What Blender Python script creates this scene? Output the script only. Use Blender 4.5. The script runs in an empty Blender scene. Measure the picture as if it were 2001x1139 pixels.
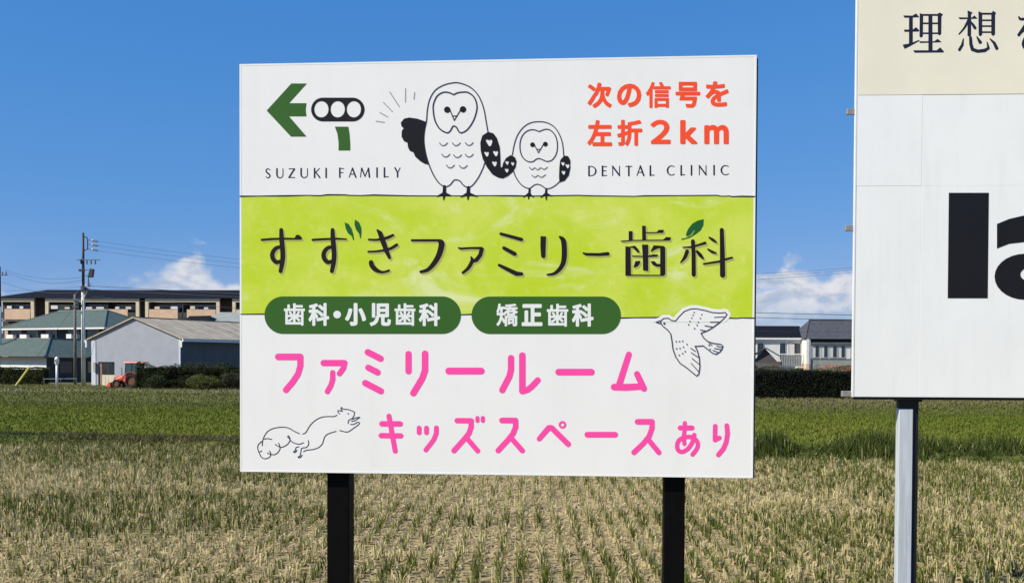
import bpy, bmesh, math, random
import numpy as np
from mathutils import Matrix, Vector

random.seed(7)
rng = np.random.default_rng(11)
scene = bpy.context.scene
COL = scene.collection

# ------------------------------------------------------------------ camera
FPX, CAM_H = 1900.0, 2.5            # focal length in photo pixels, eye height in metres
PITCH, ROLL = math.radians(1.16), math.radians(0.233)
PX0, PY0 = 1000.5, 738.5            # principal point of the (cropped) photograph
cam_data = bpy.data.cameras.new('camera')
cam = bpy.data.objects.new('camera', cam_data)
COL.objects.link(cam)
CAM_R = Matrix.Rotation(math.pi / 2 - PITCH, 3, 'X') @ Matrix.Rotation(ROLL, 3, 'Z')
cam.matrix_world = Matrix.Translation((0, 0, CAM_H)) @ CAM_R.to_4x4()
cam_data.sensor_fit = 'HORIZONTAL'
cam_data.sensor_width = 36.0
cam_data.lens = FPX / 2001.0 * 36.0
cam_data.shift_y = (PY0 - 569.5) / 2001.0
cam_data.clip_start, cam_data.clip_end = 0.1, 12000.0
scene.camera = cam

# ------------------------------------------------------------------ world, sun, exposure
SUN_EL, SUN_AZ = math.radians(41.5), math.radians(62)    # azimuth: left of straight behind the camera
TO_SUN = Vector((-math.sin(SUN_AZ) * math.cos(SUN_EL), -math.cos(SUN_AZ) * math.cos(SUN_EL), math.sin(SUN_EL)))
SKY_STRENGTH = 0.081
world = bpy.data.worlds.new('World')
scene.world = world
world.use_nodes = True
sun_data = bpy.data.lights.new('sun', 'SUN')
sun_data.energy = 5.0
sun_data.angle = math.radians(0.5)
sun_data.color = (1.0, 0.935, 0.78)
sun = bpy.data.objects.new('sun', sun_data)
COL.objects.link(sun)
sun.rotation_euler = TO_SUN.to_track_quat('Z', 'Y').to_euler()
scene.view_settings.view_transform = 'Standard'
scene.view_settings.look = 'None'
scene.view_settings.gamma = 1.0
scene.view_settings.exposure = 0.26
scene.view_settings.use_curve_mapping = False


class NT:
    """small helper to write node trees"""
    def __init__(self, tree):
        self.t = tree
    def new(self, kind, **kw):
        n = self.t.nodes.new(kind)
        for k, v in kw.items():
            setattr(n, k, v)
        return n
    def link(self, a, b):
        self.t.links.new(a, b)
    def val(self, sock, v):
        if hasattr(v, 'default_value') or isinstance(v, bpy.types.NodeSocket):
            self.link(v, sock)
        else:
            sock.default_value = v
    def math(self, op, a, b=0.0, c=0.0, clamp=False):
        n = self.new('ShaderNodeMath', operation=op, use_clamp=clamp)
        for i, v in enumerate((a, b, c)):
            self.val(n.inputs[i], v)
        return n.outputs[0]
    def smooth(self, x, a, b):
        n = self.new('ShaderNodeMapRange', interpolation_type='SMOOTHSTEP')
        self.val(n.inputs[0], x)
        self.val(n.inputs[1], a)
        self.val(n.inputs[2], b)
        return n.outputs[0]
    def mix(self, fac, a, b, blend='MIX'):
        n = self.new('ShaderNodeMix', data_type='RGBA', blend_type=blend)
        self.val(n.inputs[0], fac)
        self.val(n.inputs[6], a)
        self.val(n.inputs[7], b)
        return n.outputs[2]
    def noise(self, vec, scale, detail=4, rough=0.55, dist=0.0):
        n = self.new('ShaderNodeTexNoise')
        n.inputs['Scale'].default_value = scale
        n.inputs['Detail'].default_value = detail
        n.inputs['Roughness'].default_value = rough
        n.inputs['Distortion'].default_value = dist
        if vec is not None:
            self.link(vec, n.inputs['Vector'])
        return n.outputs['Fac']


def build_world():
    w = NT(world.node_tree)
    for n in list(world.node_tree.nodes):
        world.node_tree.nodes.remove(n)
    out = w.new('ShaderNodeOutputWorld')
    bg = w.new('ShaderNodeBackground')
    bg.inputs['Strength'].default_value = SKY_STRENGTH
    sky = w.new('ShaderNodeTexSky', sky_type='NISHITA')
    sky.sun_disc = False
    sky.sun_elevation = SUN_EL
    sky.sun_rotation = math.atan2(TO_SUN.x, TO_SUN.y) % (2 * math.pi)
    sky.altitude = 0
    sky.air_density = 1.0
    sky.dust_density = 0.0
    sky.ozone_density = 4.0
    # film response of the phone: per channel gain and contrast over the whole sky
    sc_ = w.new('ShaderNodeSeparateColor')
    w.link(sky.outputs[0], sc_.inputs[0])
    cc_ = w.new('ShaderNodeCombineColor')
    for ch, (g, k) in enumerate(((0.97, 0.53), (0.48, 1.70), (0.28, 4.35))):
        w.val(cc_.inputs[ch], w.math('MULTIPLY', w.math('POWER', sc_.outputs[ch], g), k))
    clear = cc_.outputs[0]
    # clouds: low cumulus all round the horizon, in direction space
    tc = w.new('ShaderNodeTexCoord')
    sep = w.new('ShaderNodeSeparateXYZ')
    w.link(tc.outputs['Generated'], sep.inputs[0])
    az = w.math('ARCTAN2', sep.outputs[0], sep.outputs[1])
    el = w.math('ARCSINE', sep.outputs[2])
    R = 57.29578
    azd, eld = w.math('MULTIPLY', az, R), w.math('MULTIPLY', el, R)
    cmb = w.new('ShaderNodeCombineXYZ')
    w.val(cmb.inputs[0], azd)
    w.val(cmb.inputs[1], w.math('MULTIPLY', eld, 1.7))
    cmb.inputs[2].default_value = 3.7
    n1 = w.noise(cmb.outputs[0], 0.30, 8, 0.58, 0.3)
    # height the cumulus reaches, varying slowly with azimuth
    cm2 = w.new('ShaderNodeCombineXYZ')
    w.val(cm2.inputs[0], azd)
    top = w.math('MULTIPLY', w.noise(cm2.outputs[0], 0.13, 2), 5.8)
    def bump(a0, width, h):
        d = w.math('DIVIDE', w.math('SUBTRACT', azd, a0), width)
        return w.math('MULTIPLY', w.math('EXPONENT', w.math('MULTIPLY', w.math('MULTIPLY', d, d), -1.0)), h)
    top = w.math('ADD', top, bump(18.5, 5.5, 3.3))
    top = w.math('ADD', top, bump(-16.0, 4.6, 2.3))
    top = w.math('SUBTRACT', top, bump(-25.0, 4.0, -0.5))
    # density falls towards the top
    lvl = w.math('DIVIDE', w.math('SUBTRACT', top, eld), 2.0)
    dens = w.math('ADD', lvl, w.math('MULTIPLY', w.math('SUBTRACT', n1, 0.5), 3.4))
    mask = w.smooth(dens, 0.05, 0.7)
    mask = w.math('MULTIPLY', mask, w.smooth(eld, -1.0, 2.4))
    # grey undersides / lit tops of the cumulus
    cm3 = w.new('ShaderNodeCombineXYZ')
    w.val(cm3.inputs[0], w.math('ADD', azd, 0.55))
    w.val(cm3.inputs[1], w.math('MULTIPLY', w.math('SUBTRACT', eld, 0.5), 1.7))
    cm3.inputs[2].default_value = 3.7
    n2 = w.noise(cm3.outputs[0], 0.30, 8, 0.58, 0.3)
    lit = w.smooth(w.math('ADD', w.math('MULTIPLY', w.math('SUBTRACT', n2, n1), 3.2), w.math('MULTIPLY', w.math('SUBTRACT', eld, 2.6), 0.14)), -0.35, 0.45)
    ccol = w.mix(lit, (4.2, 5.0, 6.6, 1), (9.2, 8.8, 8.6, 1))
    col = w.mix(w.math('MULTIPLY', mask, 0.93), clear, ccol)
    # thin veil low down
    veil = w.math('MULTIPLY', w.smooth(eld, 7.5, 1.0), w.smooth(w.noise(cmb.outputs[0], 0.11, 5, 0.6), 0.34, 0.66))
    col = w.mix(w.math('MULTIPLY', veil, 0.6), col, (3.6, 5.0, 7.3, 1))
    col = w.mix(w.math('MULTIPLY', w.smooth(eld, 4.5, 0.5), 0.55), col, (3.3, 5.1, 7.2, 1))
    w.link(col, bg.inputs['Color'])
    w.link(bg.outputs[0], out.inputs['Surface'])

build_world()

# ------------------------------------------------------------------ helpers
def ray(px, py):
    return CAM_R @ Vector(((px - PX0) / FPX, -(py - PY0) / FPX, -1.0))

def at(px, py, Y):
    """world point seen at photo pixel (px, py) at depth Y"""
    d = ray(px, py)
    return Vector((0, 0, CAM_H)) + d * (Y / d.y)

def foot(px, Y):
    """ground point below pixel column px at depth Y"""
    p = at(px, 700, Y)
    return Vector((p.x, Y, 0.0))

MATS = {}
def mat(name, color, rough=0.7, var=0.12, scale=6.0, bump=0.0, metallic=0.0, spec=0.5, attr=None, extra=None, bscale=None, coords='Object', streak=None):
    """procedural material: base colour with mottling, grime and fine relief"""
    if name in MATS:
        return MATS[name]
    m = bpy.data.materials.new(name)
    m.use_nodes = True
    t = NT(m.node_tree)
    b = m.node_tree.nodes['Principled BSDF']
    tc = t.new('ShaderNodeTexCoord')
    vec = tc.outputs[coords]
    if streak:
        mp = t.new('ShaderNodeMapping')
        mp.inputs['Scale'].default_value = streak
        t.link(vec, mp.inputs['Vector'])
        vec = mp.outputs[0]
    c = (*color, 1)
    if attr:
        a = t.new('ShaderNodeAttribute', attribute_name=attr)
        c = a.outputs['Color']
    n = t.noise(vec, scale, 6, 0.62)
    lo = t.mix(1.0, c, (1 - var * 1.6, 1 - var * 1.6, 1 - var * 1.6, 1), 'MULTIPLY')
    hi = t.mix(1.0, c, (1 + var, 1 + var, 1 + var, 1), 'MULTIPLY')
    col = t.mix(t.smooth(n, 0.25, 0.75), lo, hi)
    if extra:
        col = extra(t, col, tc)
    t.link(col, b.inputs['Base Color'])
    r = t.new('ShaderNodeMapRange')
    t.link(n, r.inputs[0])
    r.inputs[3].default_value = max(0.02, rough - 0.08)
    r.inputs[4].default_value = min(1.0, rough + 0.08)
    t.link(r.outputs[0], b.inputs['Roughness'])
    b.inputs['Metallic'].default_value = metallic
    b.inputs['Specular IOR Level'].default_value = spec
    if bump:
        bp = t.new('ShaderNodeBump')
        bp.inputs['Strength'].default_value = bump
        bp.inputs['Distance'].default_value = 0.02
        t.link(t.noise(vec, bscale or scale * 4, 5, 0.6), bp.inputs['Height'])
        t.link(bp.outputs[0], b.inputs['Normal'])
    MATS[name] = m
    return m

def leaf_mat(name, var=0.15):
    """foliage: per-blade albedo from an attribute, some light passing through"""
    m = mat(name, (0.1, 0.1, 0.05), 0.65, var, 3.0, spec=0.25, attr='tint')
    t = NT(m.node_tree)
    b = m.node_tree.nodes['Principled BSDF']
    out = m.node_tree.nodes['Material Output']
    tr = t.new('ShaderNodeBsdfTranslucent')
    src = b.inputs['Base Color'].links[0].from_socket
    t.link(src, tr.inputs['Color'])
    ms = t.new('ShaderNodeMixShader')
    ms.inputs[0].default_value = 0.25
    t.link(b.outputs[0], ms.inputs[1])
    t.link(tr.outputs[0], ms.inputs[2])
    t.link(ms.outputs[0], out.inputs['Surface'])
    return m

def link(o, parent=None):
    COL.objects.link(o)
    if parent is not None:
        o.parent = parent
    return o

def tag(o, label=None, cat=None, group=None, kind=None):
    if label: o['label'] = label
    if cat: o['category'] = cat
    if group: o['group'] = group
    if kind: o['kind'] = kind
    return o

def empty(name, loc, rz=0.0, label=None, cat=None, group=None):
    o = bpy.data.objects.new(name, None)
    o.empty_display_size = 0.2
    o.location = loc
    o.rotation_euler = (0, 0, rz)
    link(o)
    return tag(o, label, cat, group)

class MB:
    """collects polygons, then builds ONE mesh object"""
    def __init__(self):
        self.v, self.f, self.smooth = [], [], False
    def poly(self, pts):
        i = len(self.v)
        self.v += [tuple(p) for p in pts]
        self.f.append(tuple(range(i, i + len(pts))))
        return self
    def box(self, x0, x1, y0, y1, z0, z1):
        i = len(self.v)
        self.v += [(x, y, z) for z in (z0, z1) for y in (y0, y1) for x in (x0, x1)]
        for q in ((0, 2, 3, 1), (4, 5, 7, 6), (0, 1, 5, 4), (2, 6, 7, 3), (0, 4, 6, 2), (1, 3, 7, 5)):
            self.f.append(tuple(i + k for k in q))
        return self
    def hexa(self, p):
        """8 points: bottom ring 0-3 ccw seen from above, top ring 4-7"""
        i = len(self.v)
        self.v += [tuple(q) for q in p]
        for q in ((0, 3, 2, 1), (4, 5, 6, 7), (0, 1, 5, 4), (1, 2, 6, 5), (2, 3, 7, 6), (3, 0, 4, 7)):
            self.f.append(tuple(i + k for k in q))
        return self
    def slab(self, pts, t):
        """polygon thickened downwards by t"""
        n = len(pts)
        i = len(self.v)
        self.v += [tuple(p) for p in pts] + [(p[0], p[1], p[2] - t) for p in pts]
        self.f.append(tuple(range(i, i + n)))
        self.f.append(tuple(range(i + 2 * n - 1, i + n - 1, -1)))
        for k in range(n):
            a, b = k, (k + 1) % n
            self.f.append((i + a, i + n + a, i + n + b, i + b))
        return self
    def tube(self, pts, rad, n=8, caps=True):
        pts = [Vector(p) for p in pts]
        rad = rad if isinstance(rad, (list, tuple)) else [rad] * len(pts)
        base = len(self.v)
        for k, p in enumerate(pts):
            d = (pts[min(k + 1, len(pts) - 1)] - pts[max(k - 1, 0)]).normalized()
            u = d.orthogonal() if abs(d.z) > 0.9 else d.cross(Vector((0, 0, 1)))
            if abs(d.z) > 0.9:
                u = Vector((1, 0, 0)) - d * d.x
            u.normalize()
            w = d.cross(u)
            for j in range(n):
                a = 2 * math.pi * j / n
                self.v.append(tuple(p + (u * math.cos(a) + w * math.sin(a)) * rad[k]))
        for k in range(len(pts) - 1):
            for j in range(n):
                a, b = base + k * n + j, base + k * n + (j + 1) % n
                self.f.append((a, b, b + n, a + n))
        if caps:
            self.f.append(tuple(base + j for j in reversed(range(n))))
            e = base + (len(pts) - 1) * n
            self.f.append(tuple(e + j for j in range(n)))
        return self
    def wheel(self, c, axis, r, w, n=20):
        c, axis = Vector(c), Vector(axis).normalized()
        prof = [(-0.5 * w, r * .62), (-0.5 * w, r * .92), (-0.32 * w, r), (0.32 * w, r), (0.5 * w, r * .92), (0.5 * w, r * .62)]
        u = axis.orthogonal().normalized()
        q = axis.cross(u)
        base = len(self.v)
        for j in range(n):
            a = 2 * math.pi * j / n
            d = u * math.cos(a) + q * math.sin(a)
            for s, rr in prof:
                self.v.append(tuple(c + axis * s + d * rr))
        m = len(prof)
        for j in range(n):
            k = (j + 1) % n
            for s in range(m):
                t = (s + 1) % m
                self.f.append((base + j * m + s, base + j * m + t, base + k * m + t, base + k * m + s))
        return self
    def build(self, name, material, parent=None, bevel=0.0, smooth=False):
        me = bpy.data.meshes.new(name)
        me.from_pydata(self.v, [], self.f)
        bm = bmesh.new()
        bm.from_mesh(me)
        bmesh.ops.recalc_face_normals(bm, faces=bm.faces)
        if bevel:
            bmesh.ops.bevel(bm, geom=bm.edges[:], offset=bevel, segments=1, affect='EDGES', clamp_overlap=True)
        bm.to_mesh(me)
        bm.free()
        if smooth:
            me.polygons.foreach_set('use_smooth', [True] * len(me.polygons))
        me.materials.append(material)
        return link(bpy.data.objects.new(name, me), parent)

def array_mesh(name, verts, faces_flat, nside, material, tint=None, parent=None):
    """fast mesh from numpy arrays; tint is one colour per face"""
    me = bpy.data.meshes.new(name)
    nf = len(faces_flat) // nside
    me.vertices.add(len(verts))
    me.vertices.foreach_set('co', np.ascontiguousarray(verts, dtype=np.float32).ravel())
    me.loops.add(nf * nside)
    me.loops.foreach_set('vertex_index', np.ascontiguousarray(faces_flat, dtype=np.int32))
    me.polygons.add(nf)
    me.polygons.foreach_set('loop_start', np.arange(0, nf * nside, nside, dtype=np.int32))
    me.polygons.foreach_set('loop_total', np.full(nf, nside, dtype=np.int32))
    me.update(calc_edges=True)
    if tint is not None:
        at_ = me.attributes.new('tint', 'FLOAT_COLOR', 'FACE')
        c = np.ones((nf, 4), dtype=np.float32)
        c[:, :3] = tint
        at_.data.foreach_set('color', c.ravel())
    me.materials.append(material)
    return link(bpy.data.objects.new(name, me), parent)

def vnoise(x, y, seed=0, oct=3):
    """cheap value noise for numpy arrays, 0..1"""
    tot, amp, s = 0, 1.0, 0
    for o in range(oct):
        xi, yi = np.floor(x).astype(int), np.floor(y).astype(int)
        fx, fy = x - xi, y - yi
        fx, fy = fx * fx * (3 - 2 * fx), fy * fy * (3 - 2 * fy)
        def h(a, b):
            v = np.sin(a * 127.1 + b * 311.7 + seed * 74.7 + o * 19.1) * 43758.5453
            return v - np.floor(v)
        n = (h(xi, yi) * (1 - fx) + h(xi + 1, yi) * fx) * (1 - fy) + (h(xi, yi + 1) * (1 - fx) + h(xi + 1, yi + 1) * fx) * fy
        tot = tot + n * amp
        s += amp
        amp *= 0.5
        x, y = x * 2.03 + 5.1, y * 2.03 + 1.7
    return tot / s

# ------------------------------------------------------------------ ground, fields, road
def edge_y(x):                       # where the stubble paddy meets the weedy bund
    return 25.1 - 0.165 * x

def sheet(name, outline, z, material, sub=None):
    m = MB()
    m.poly([(x, y, z) for x, y in outline])
    return tag(m.build(name, material), kind='structure')

def soil_extra(t, col, tc):
    n = t.noise(tc.outputs['Object'], 0.35, 5, 0.6)
    return t.mix(t.math('MULTIPLY', t.smooth(n, 0.35, 0.7), 0.6), col, (0.11, 0.12, 0.035, 1))

ground = sheet('ground', [(-3000, -200), (3000, -200), (3000, 6000), (-3000, 6000)], 0.0,
               mat('ground_soil', (0.15, 0.14, 0.06), 0.95, 0.25, 1.2, 0.5, spec=0.1, extra=soil_extra))
sheet('paddy_field', [(-40, -3), (40, -3), (40, edge_y(40)), (-40, edge_y(-40))], 0.004,
      mat('paddy_soil', (0.36, 0.29, 0.145), 0.95, 0.35, 6.0, 0.8, spec=0.1))
sheet('green_field', [(-70, edge_y(-40) + 2.2), (-40, edge_y(-40) + 2.2), (40, edge_y(40) + 2.2), (70, edge_y(40) + 2.2), (70, 41), (-70, 59.5)], 0.004,
      mat('green_soil', (0.13, 0.145, 0.016), 0.95, 0.25, 2.0, 0.5, spec=0.1))
sheet('farm_road', [(-90, 70.5), (-10, 68), (90, 56.5), (90, 60.5), (-10, 73), (-90, 82)], 0.006,
      mat('road_dirt', (0.26, 0.22, 0.15), 0.95, 0.25, 1.5, 0.5, spec=0.1))

# raised earth bund between the two paddies
m = MB()
xs = np.linspace(-60, 60, 121)
prof = [(-0.15, 0.0), (0.25, 0.16), (0.6, 0.22), (1.3, 0.2), (1.9, 0.1), (2.4, 0.0)]
for i, x in enumerate(xs):
    for k, (dy, z) in enumerate(prof):
        j = 0 if z == 0 else random.uniform(-0.03, 0.03)
        m.v.append((x, edge_y(x) + dy + random.uniform(-.08, .08), z + j + 0.002))
for i in range(len(xs) - 1):
    for k in range(len(prof) - 1):
        a = i * len(prof) + k
        m.f.append((a, a + len(prof), a + len(prof) + 1, a + 1))
tag(m.build('bund', mat('bund_soil', (0.11, 0.12, 0.03), 0.95, 0.3, 3.0, 0.5, spec=0.1), smooth=True), kind='structure')

def blades(cx, cy, h, w, lean, tint, z0=0.0, tip=0.15, quad=True):
    """upright blades (arrays): a bent strip of two quads each, facing anyhow"""
    n = len(cx)
    a = rng.uniform(0, 2 * np.pi, n)
    la = rng.uniform(0, 2 * np.pi, n)
    dx, dy = np.cos(a) * w / 2, np.sin(a) * w / 2
    lx, ly = np.cos(la) * lean, np.sin(la) * lean
    z0 = np.zeros(n) + z0
    V = np.empty((n, 6, 3), np.float32)
    for k, (s, fz, fl, fw) in enumerate(((-1, 0, 0, 1), (1, 0, 0, 1), (1, .6, .4, .85), (-1, .6, .4, .85), (1, 1, 1, tip), (-1, 1, 1, tip))):
        V[:, k, 0] = cx + s * dx * fw + lx * fl
        V[:, k, 1] = cy + s * dy * fw + ly * fl
        V[:, k, 2] = z0 + h * fz
    F = np.array([0, 1, 2, 3, 3, 2, 4, 5])[None, :] + (np.arange(n) * 6)[:, None]
    return V.reshape(-1, 3), F.ravel(), np.repeat(tint, 2, axis=0)

def join(parts):
    V, F, T, o = [], [], [], 0
    for v, f, t in parts:
        V.append(v); F.append(f + o); T.append(t)
        o += len(v)
    return np.concatenate(V), np.concatenate(F), np.concatenate(T)

def tintmix(a, b, f, jit=0.18):
    a, b = np.array(a), np.array(b)
    c = a[None, :] * (1 - f[:, None]) + b[None, :] * f[:, None]
    return np.clip(c * (1 + rng.uniform(-jit, jit, (len(f), 1))), 0.01, 0.9)

STRAW, STRAW2, GREEN, GREEN2 = (0.66, 0.57, 0.315), (0.44, 0.37, 0.18), (0.072, 0.105, 0.010), (0.165, 0.195, 0.030)

def rice_stubble():
    gx, gy = np.meshgrid(np.arange(-32, 32, 0.26), np.arange(6.2, 34, 0.20))
    gx, gy = gx.ravel(), gy.ravel()
    gx = gx + 0.012 * gy
    keep = (np.abs(gx) < 0.56 * gy + 3.2) & (gy < edge_y(gx) - 0.1 + (vnoise(gx * .5, gy * .5, 12) - .5) * 1.6)
    gx, gy = gx[keep] + rng.normal(0, .014, keep.sum()), gy[keep] + rng.normal(0, .03, keep.sum())
    # patches (long across the view) where the regrowth is weak and the straw shows
    dry = vnoise(gx * 0.22 + 3, gy * 0.55, 3)
    dry = np.clip((dry - 0.46) * 3.6, 0, 1) * np.clip((edge_y(gx) - gy) / 3.5, .1, 1)
    sz = rng.uniform(0.7, 1.25, len(gx))
    bare = np.clip(rng.uniform(-1.0, .8, len(gx)) + dry * .45, 0, 1)      # some tufts are all dry straw, others all regrowth
    parts = []
    K = 8                                                           # cut stalks
    ox = np.repeat(gx, K) + rng.normal(0, .045, len(gx) * K)
    oy = np.repeat(gy, K) + rng.normal(0, .04, len(gx) * K)
    h = np.repeat(sz, K) * rng.uniform(0.06, 0.15, len(ox))
    parts.append(blades(ox, oy, h, rng.uniform(.010, .020, len(ox)), rng.uniform(0, .035, len(ox)),
                        tintmix(STRAW2, STRAW, np.repeat(bare, K) * .9), tip=0.9))
    K = 13                                                          # green regrowth
    ox = np.repeat(gx, K) + rng.normal(0, .021, len(gx) * K)
    oy = np.repeat(gy, K) + rng.normal(0, .021, len(gx) * K)
    d = np.repeat(dry, K)
    on = rng.uniform(0, 1, len(ox)) > d * 0.45
    ox, oy, d, s = ox[on], oy[on], d[on], np.repeat(sz, K)[on]
    h = s * rng.uniform(.09, .22, len(ox)) * (1 - .4 * d)
    t = tintmix(GREEN, GREEN2, np.clip(rng.uniform(-.2, .8, len(ox)) + .4 * d, 0, 1))
    dead = rng.uniform(0, 1, len(ox)) < np.repeat(bare, K)[on]
    t[dead] = tintmix(STRAW, STRAW2, rng.uniform(0, .7, dead.sum()))
    parts.append(blades(ox, oy, h, rng.uniform(.010, .019, len(ox)), s * rng.uniform(.01, .10, len(ox)), t, tip=0.1))
    V, F, T = join(parts)
    o = array_mesh('rice_stubble', V, F, 4, leaf_mat('stubble_leaf'), T)
    tag(o, 'rows of cut rice stubble with green regrowth covering the near paddy', 'stubble', kind='stuff')
    # loose straw lying between the rows
    n = 80000
    y = 6.5 + 23.5 * rng.uniform(0, 1, n) ** 0.8
    x = rng.uniform(-1, 1, n) * (0.56 * y + 3)
    k = (y < edge_y(x) - .1) & (rng.uniform(0, 1, n) < 0.55 + 0.45 * np.clip((vnoise(x * .22 + 3, y * .55, 3) - .36) * 3.2, 0, 1))
    x, y = x[k], y[k]
    n = len(x)
    a = rng.uniform(0, np.pi, n)
    L, W = rng.uniform(.05, .18, n), rng.uniform(.006, .014, n)
    z = rng.uniform(.012, .05, n)
    tz = rng.uniform(-.03, .05, n)
    ux, uy = np.cos(a), np.sin(a)
    V = np.empty((n, 4, 3), np.float32)
    for q, (s, r) in enumerate(((-1, -1), (1, -1), (1, 1), (-1, 1))):
        V[:, q, 0] = x + s * ux * L / 2 - r * uy * W
        V[:, q, 1] = y + s * uy * L / 2 + r * ux * W
        V[:, q, 2] = np.maximum(z + s * tz * .5, .008)
    T = tintmix((0.66, 0.53, 0.29), (0.50, 0.36, 0.20), rng.uniform(0, 1, n))
    o = array_mesh('straw_litter', V.reshape(-1, 3), np.arange(n * 4), 4, leaf_mat('litter_leaf'), T)
    tag(o, 'loose dry straw scattered between the stubble rows', 'straw', kind='stuff')

rice_stubble()

def grass_field():
    n = 150000
    y = 26 + 32 * rng.uniform(0, 1, n) ** 0.75
    x = rng.uniform(-1, 1, n) * (0.56 * y + 5)
    k = (y > edge_y(x) + 1.8) & (y < 50.3 - 0.13 * x)
    x, y = x[k], y[k]
    f = np.clip(vnoise(x * .18, y * .5, 9) * 2.4 - .75, 0, 1)
    far = np.clip((y - (43 - .1 * x)) / 6, 0, 1)
    t = tintmix((0.108, 0.148, 0.009), (0.165, 0.18, 0.022), f)
    t = t * (1 - far[:, None] * .6) + np.array((0.125, 0.125, 0.045))[None, :] * far[:, None] * .6
    V, F, T = blades(x, y, rng.uniform(.04, .12, len(x)), rng.uniform(.02, .045, len(x)), rng.uniform(.02, .09, len(x)), t)
    tag(array_mesh('field_grass', V, F, 4, leaf_mat('field_leaf'), T), 'short green grass of the second field', 'grass', kind='stuff')
    # weeds along the bund: tall and dark on the right, low and brownish on the left
    n = 60000
    x = rng.uniform(-28, 26, n)
    off = rng.beta(1.6, 2.2, n) * 2.6 - 0.3
    y = edge_y(x) + off
    right = np.clip((x - 1) / 6, 0, 1)
    clump = vnoise(x * .9, y * .6, 5)
    h = rng.uniform(.05, .15, n) + right * rng.uniform(.08, .5, n) * np.clip(clump * 3.0 - 1.0, 0, 1.1)
    br = np.clip(vnoise(x * .25 + 7, y * .3, 2) * 2.4 - .9 - right * 1.2, 0, .8)
    t = tintmix((0.065, 0.088, 0.014), (0.15, 0.12, 0.05), br, .4)
    pale = rng.uniform(0, 1, n) < .05
    t[pale] = tintmix((0.3, 0.28, 0.14), STRAW2, rng.uniform(0, 1, pale.sum()))
    zb = np.interp(off, [p[0] for p in prof], [p[1] for p in prof]) - .03
    V, F, T = blades(x, y, h, rng.uniform(.014, .03, n), rng.uniform(.03, .16, n), t, z0=zb)
    tag(array_mesh('bund_weeds', V, F, 4, leaf_mat('weed_leaf'), T), 'dark weeds growing along the earth bund', 'weeds', kind='stuff')
    # rough dry grass along the far verge
    n = 60000
    x = rng.uniform(-46, 40, n)
    u = rng.uniform(0, 1, n)
    y = 50 - .13 * x + u * (22 - .22 * x)
    t = tintmix((0.20, 0.175, 0.075), (0.125, 0.145, 0.02), np.clip(vnoise(x * .15, y * .4, 8) * 1.6 - .3 + (.8 - u) * 1.6 - np.clip(x / 10, 0, 1) * .7, 0, 1), .25)
    V, F, T = blades(x, y, rng.uniform(.04, .15, n), rng.uniform(.03, .06, n), rng.uniform(.03, .12, n), t)
    tag(array_mesh('verge_grass', V, F, 4, leaf_mat('verge_leaf'), T), 'rough dry grass along the far side of the fields', 'grass', kind='stuff')

grass_field()

# ------------------------------------------------------------------ flat print: shapes from distance fields, cut out as thin sheets
def seg_field(X, Y, pts):
    """union of tapering capsules through pts (x, y, r); positive inside"""
    out = np.full(X.shape, -1e9)
    for (x0, y0, r0), (x1, y1, r1) in zip(pts[:-1], pts[1:]):
        dx, dy = x1 - x0, y1 - y0
        L = dx * dx + dy * dy + 1e-9
        t = np.clip(((X - x0) * dx + (Y - y0) * dy) / L, 0, 1)
        d = np.hypot(X - x0 - t * dx, Y - y0 - t * dy)
        out = np.maximum(out, r0 + (r1 - r0) * t - d)
    return out

def poly_field(X, Y, P):
    d = np.full(X.shape, 1e9)
    ins = np.zeros(X.shape, bool)
    n = len(P)
    for i in range(n):
        (x0, y0), (x1, y1) = P[i], P[(i + 1) % n]
        dx, dy = x1 - x0, y1 - y0
        t = np.clip(((X - x0) * dx + (Y - y0) * dy) / (dx * dx + dy * dy + 1e-9), 0, 1)
        d = np.minimum(d, np.hypot(X - x0 - t * dx, Y - y0 - t * dy))
        c = (y0 > Y) != (y1 > Y)
        with np.errstate(divide='ignore', invalid='ignore'):
            ins ^= c & (X < (x1 - x0) * (Y - y0) / (y1 - y0 + 1e-12) + x0)
    return np.where(ins, d, -d)

def smooth_pts(P, k=6, closed=False):
    """Catmull-Rom through the points (2-D or with radius)"""
    P = [np.array(p, float) for p in P]
    n = len(P)
    out = []
    for i in range(n if closed else n - 1):
        g = (lambda j: P[j % n]) if closed else (lambda j: P[min(max(j, 0), n - 1)])
        a, b, c, d = g(i - 1), g(i), g(i + 1), g(i + 2)
        for s in range(k):
            t = s / k
            out.append(.5 * (2 * b + (c - a) * t + (2 * a - 5 * b + 4 * c - d) * t * t + (3 * b - a - 3 * c + d) * t ** 3))
    if not closed:
        out.append(P[-1])
    return [tuple(p) for p in out]

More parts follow.
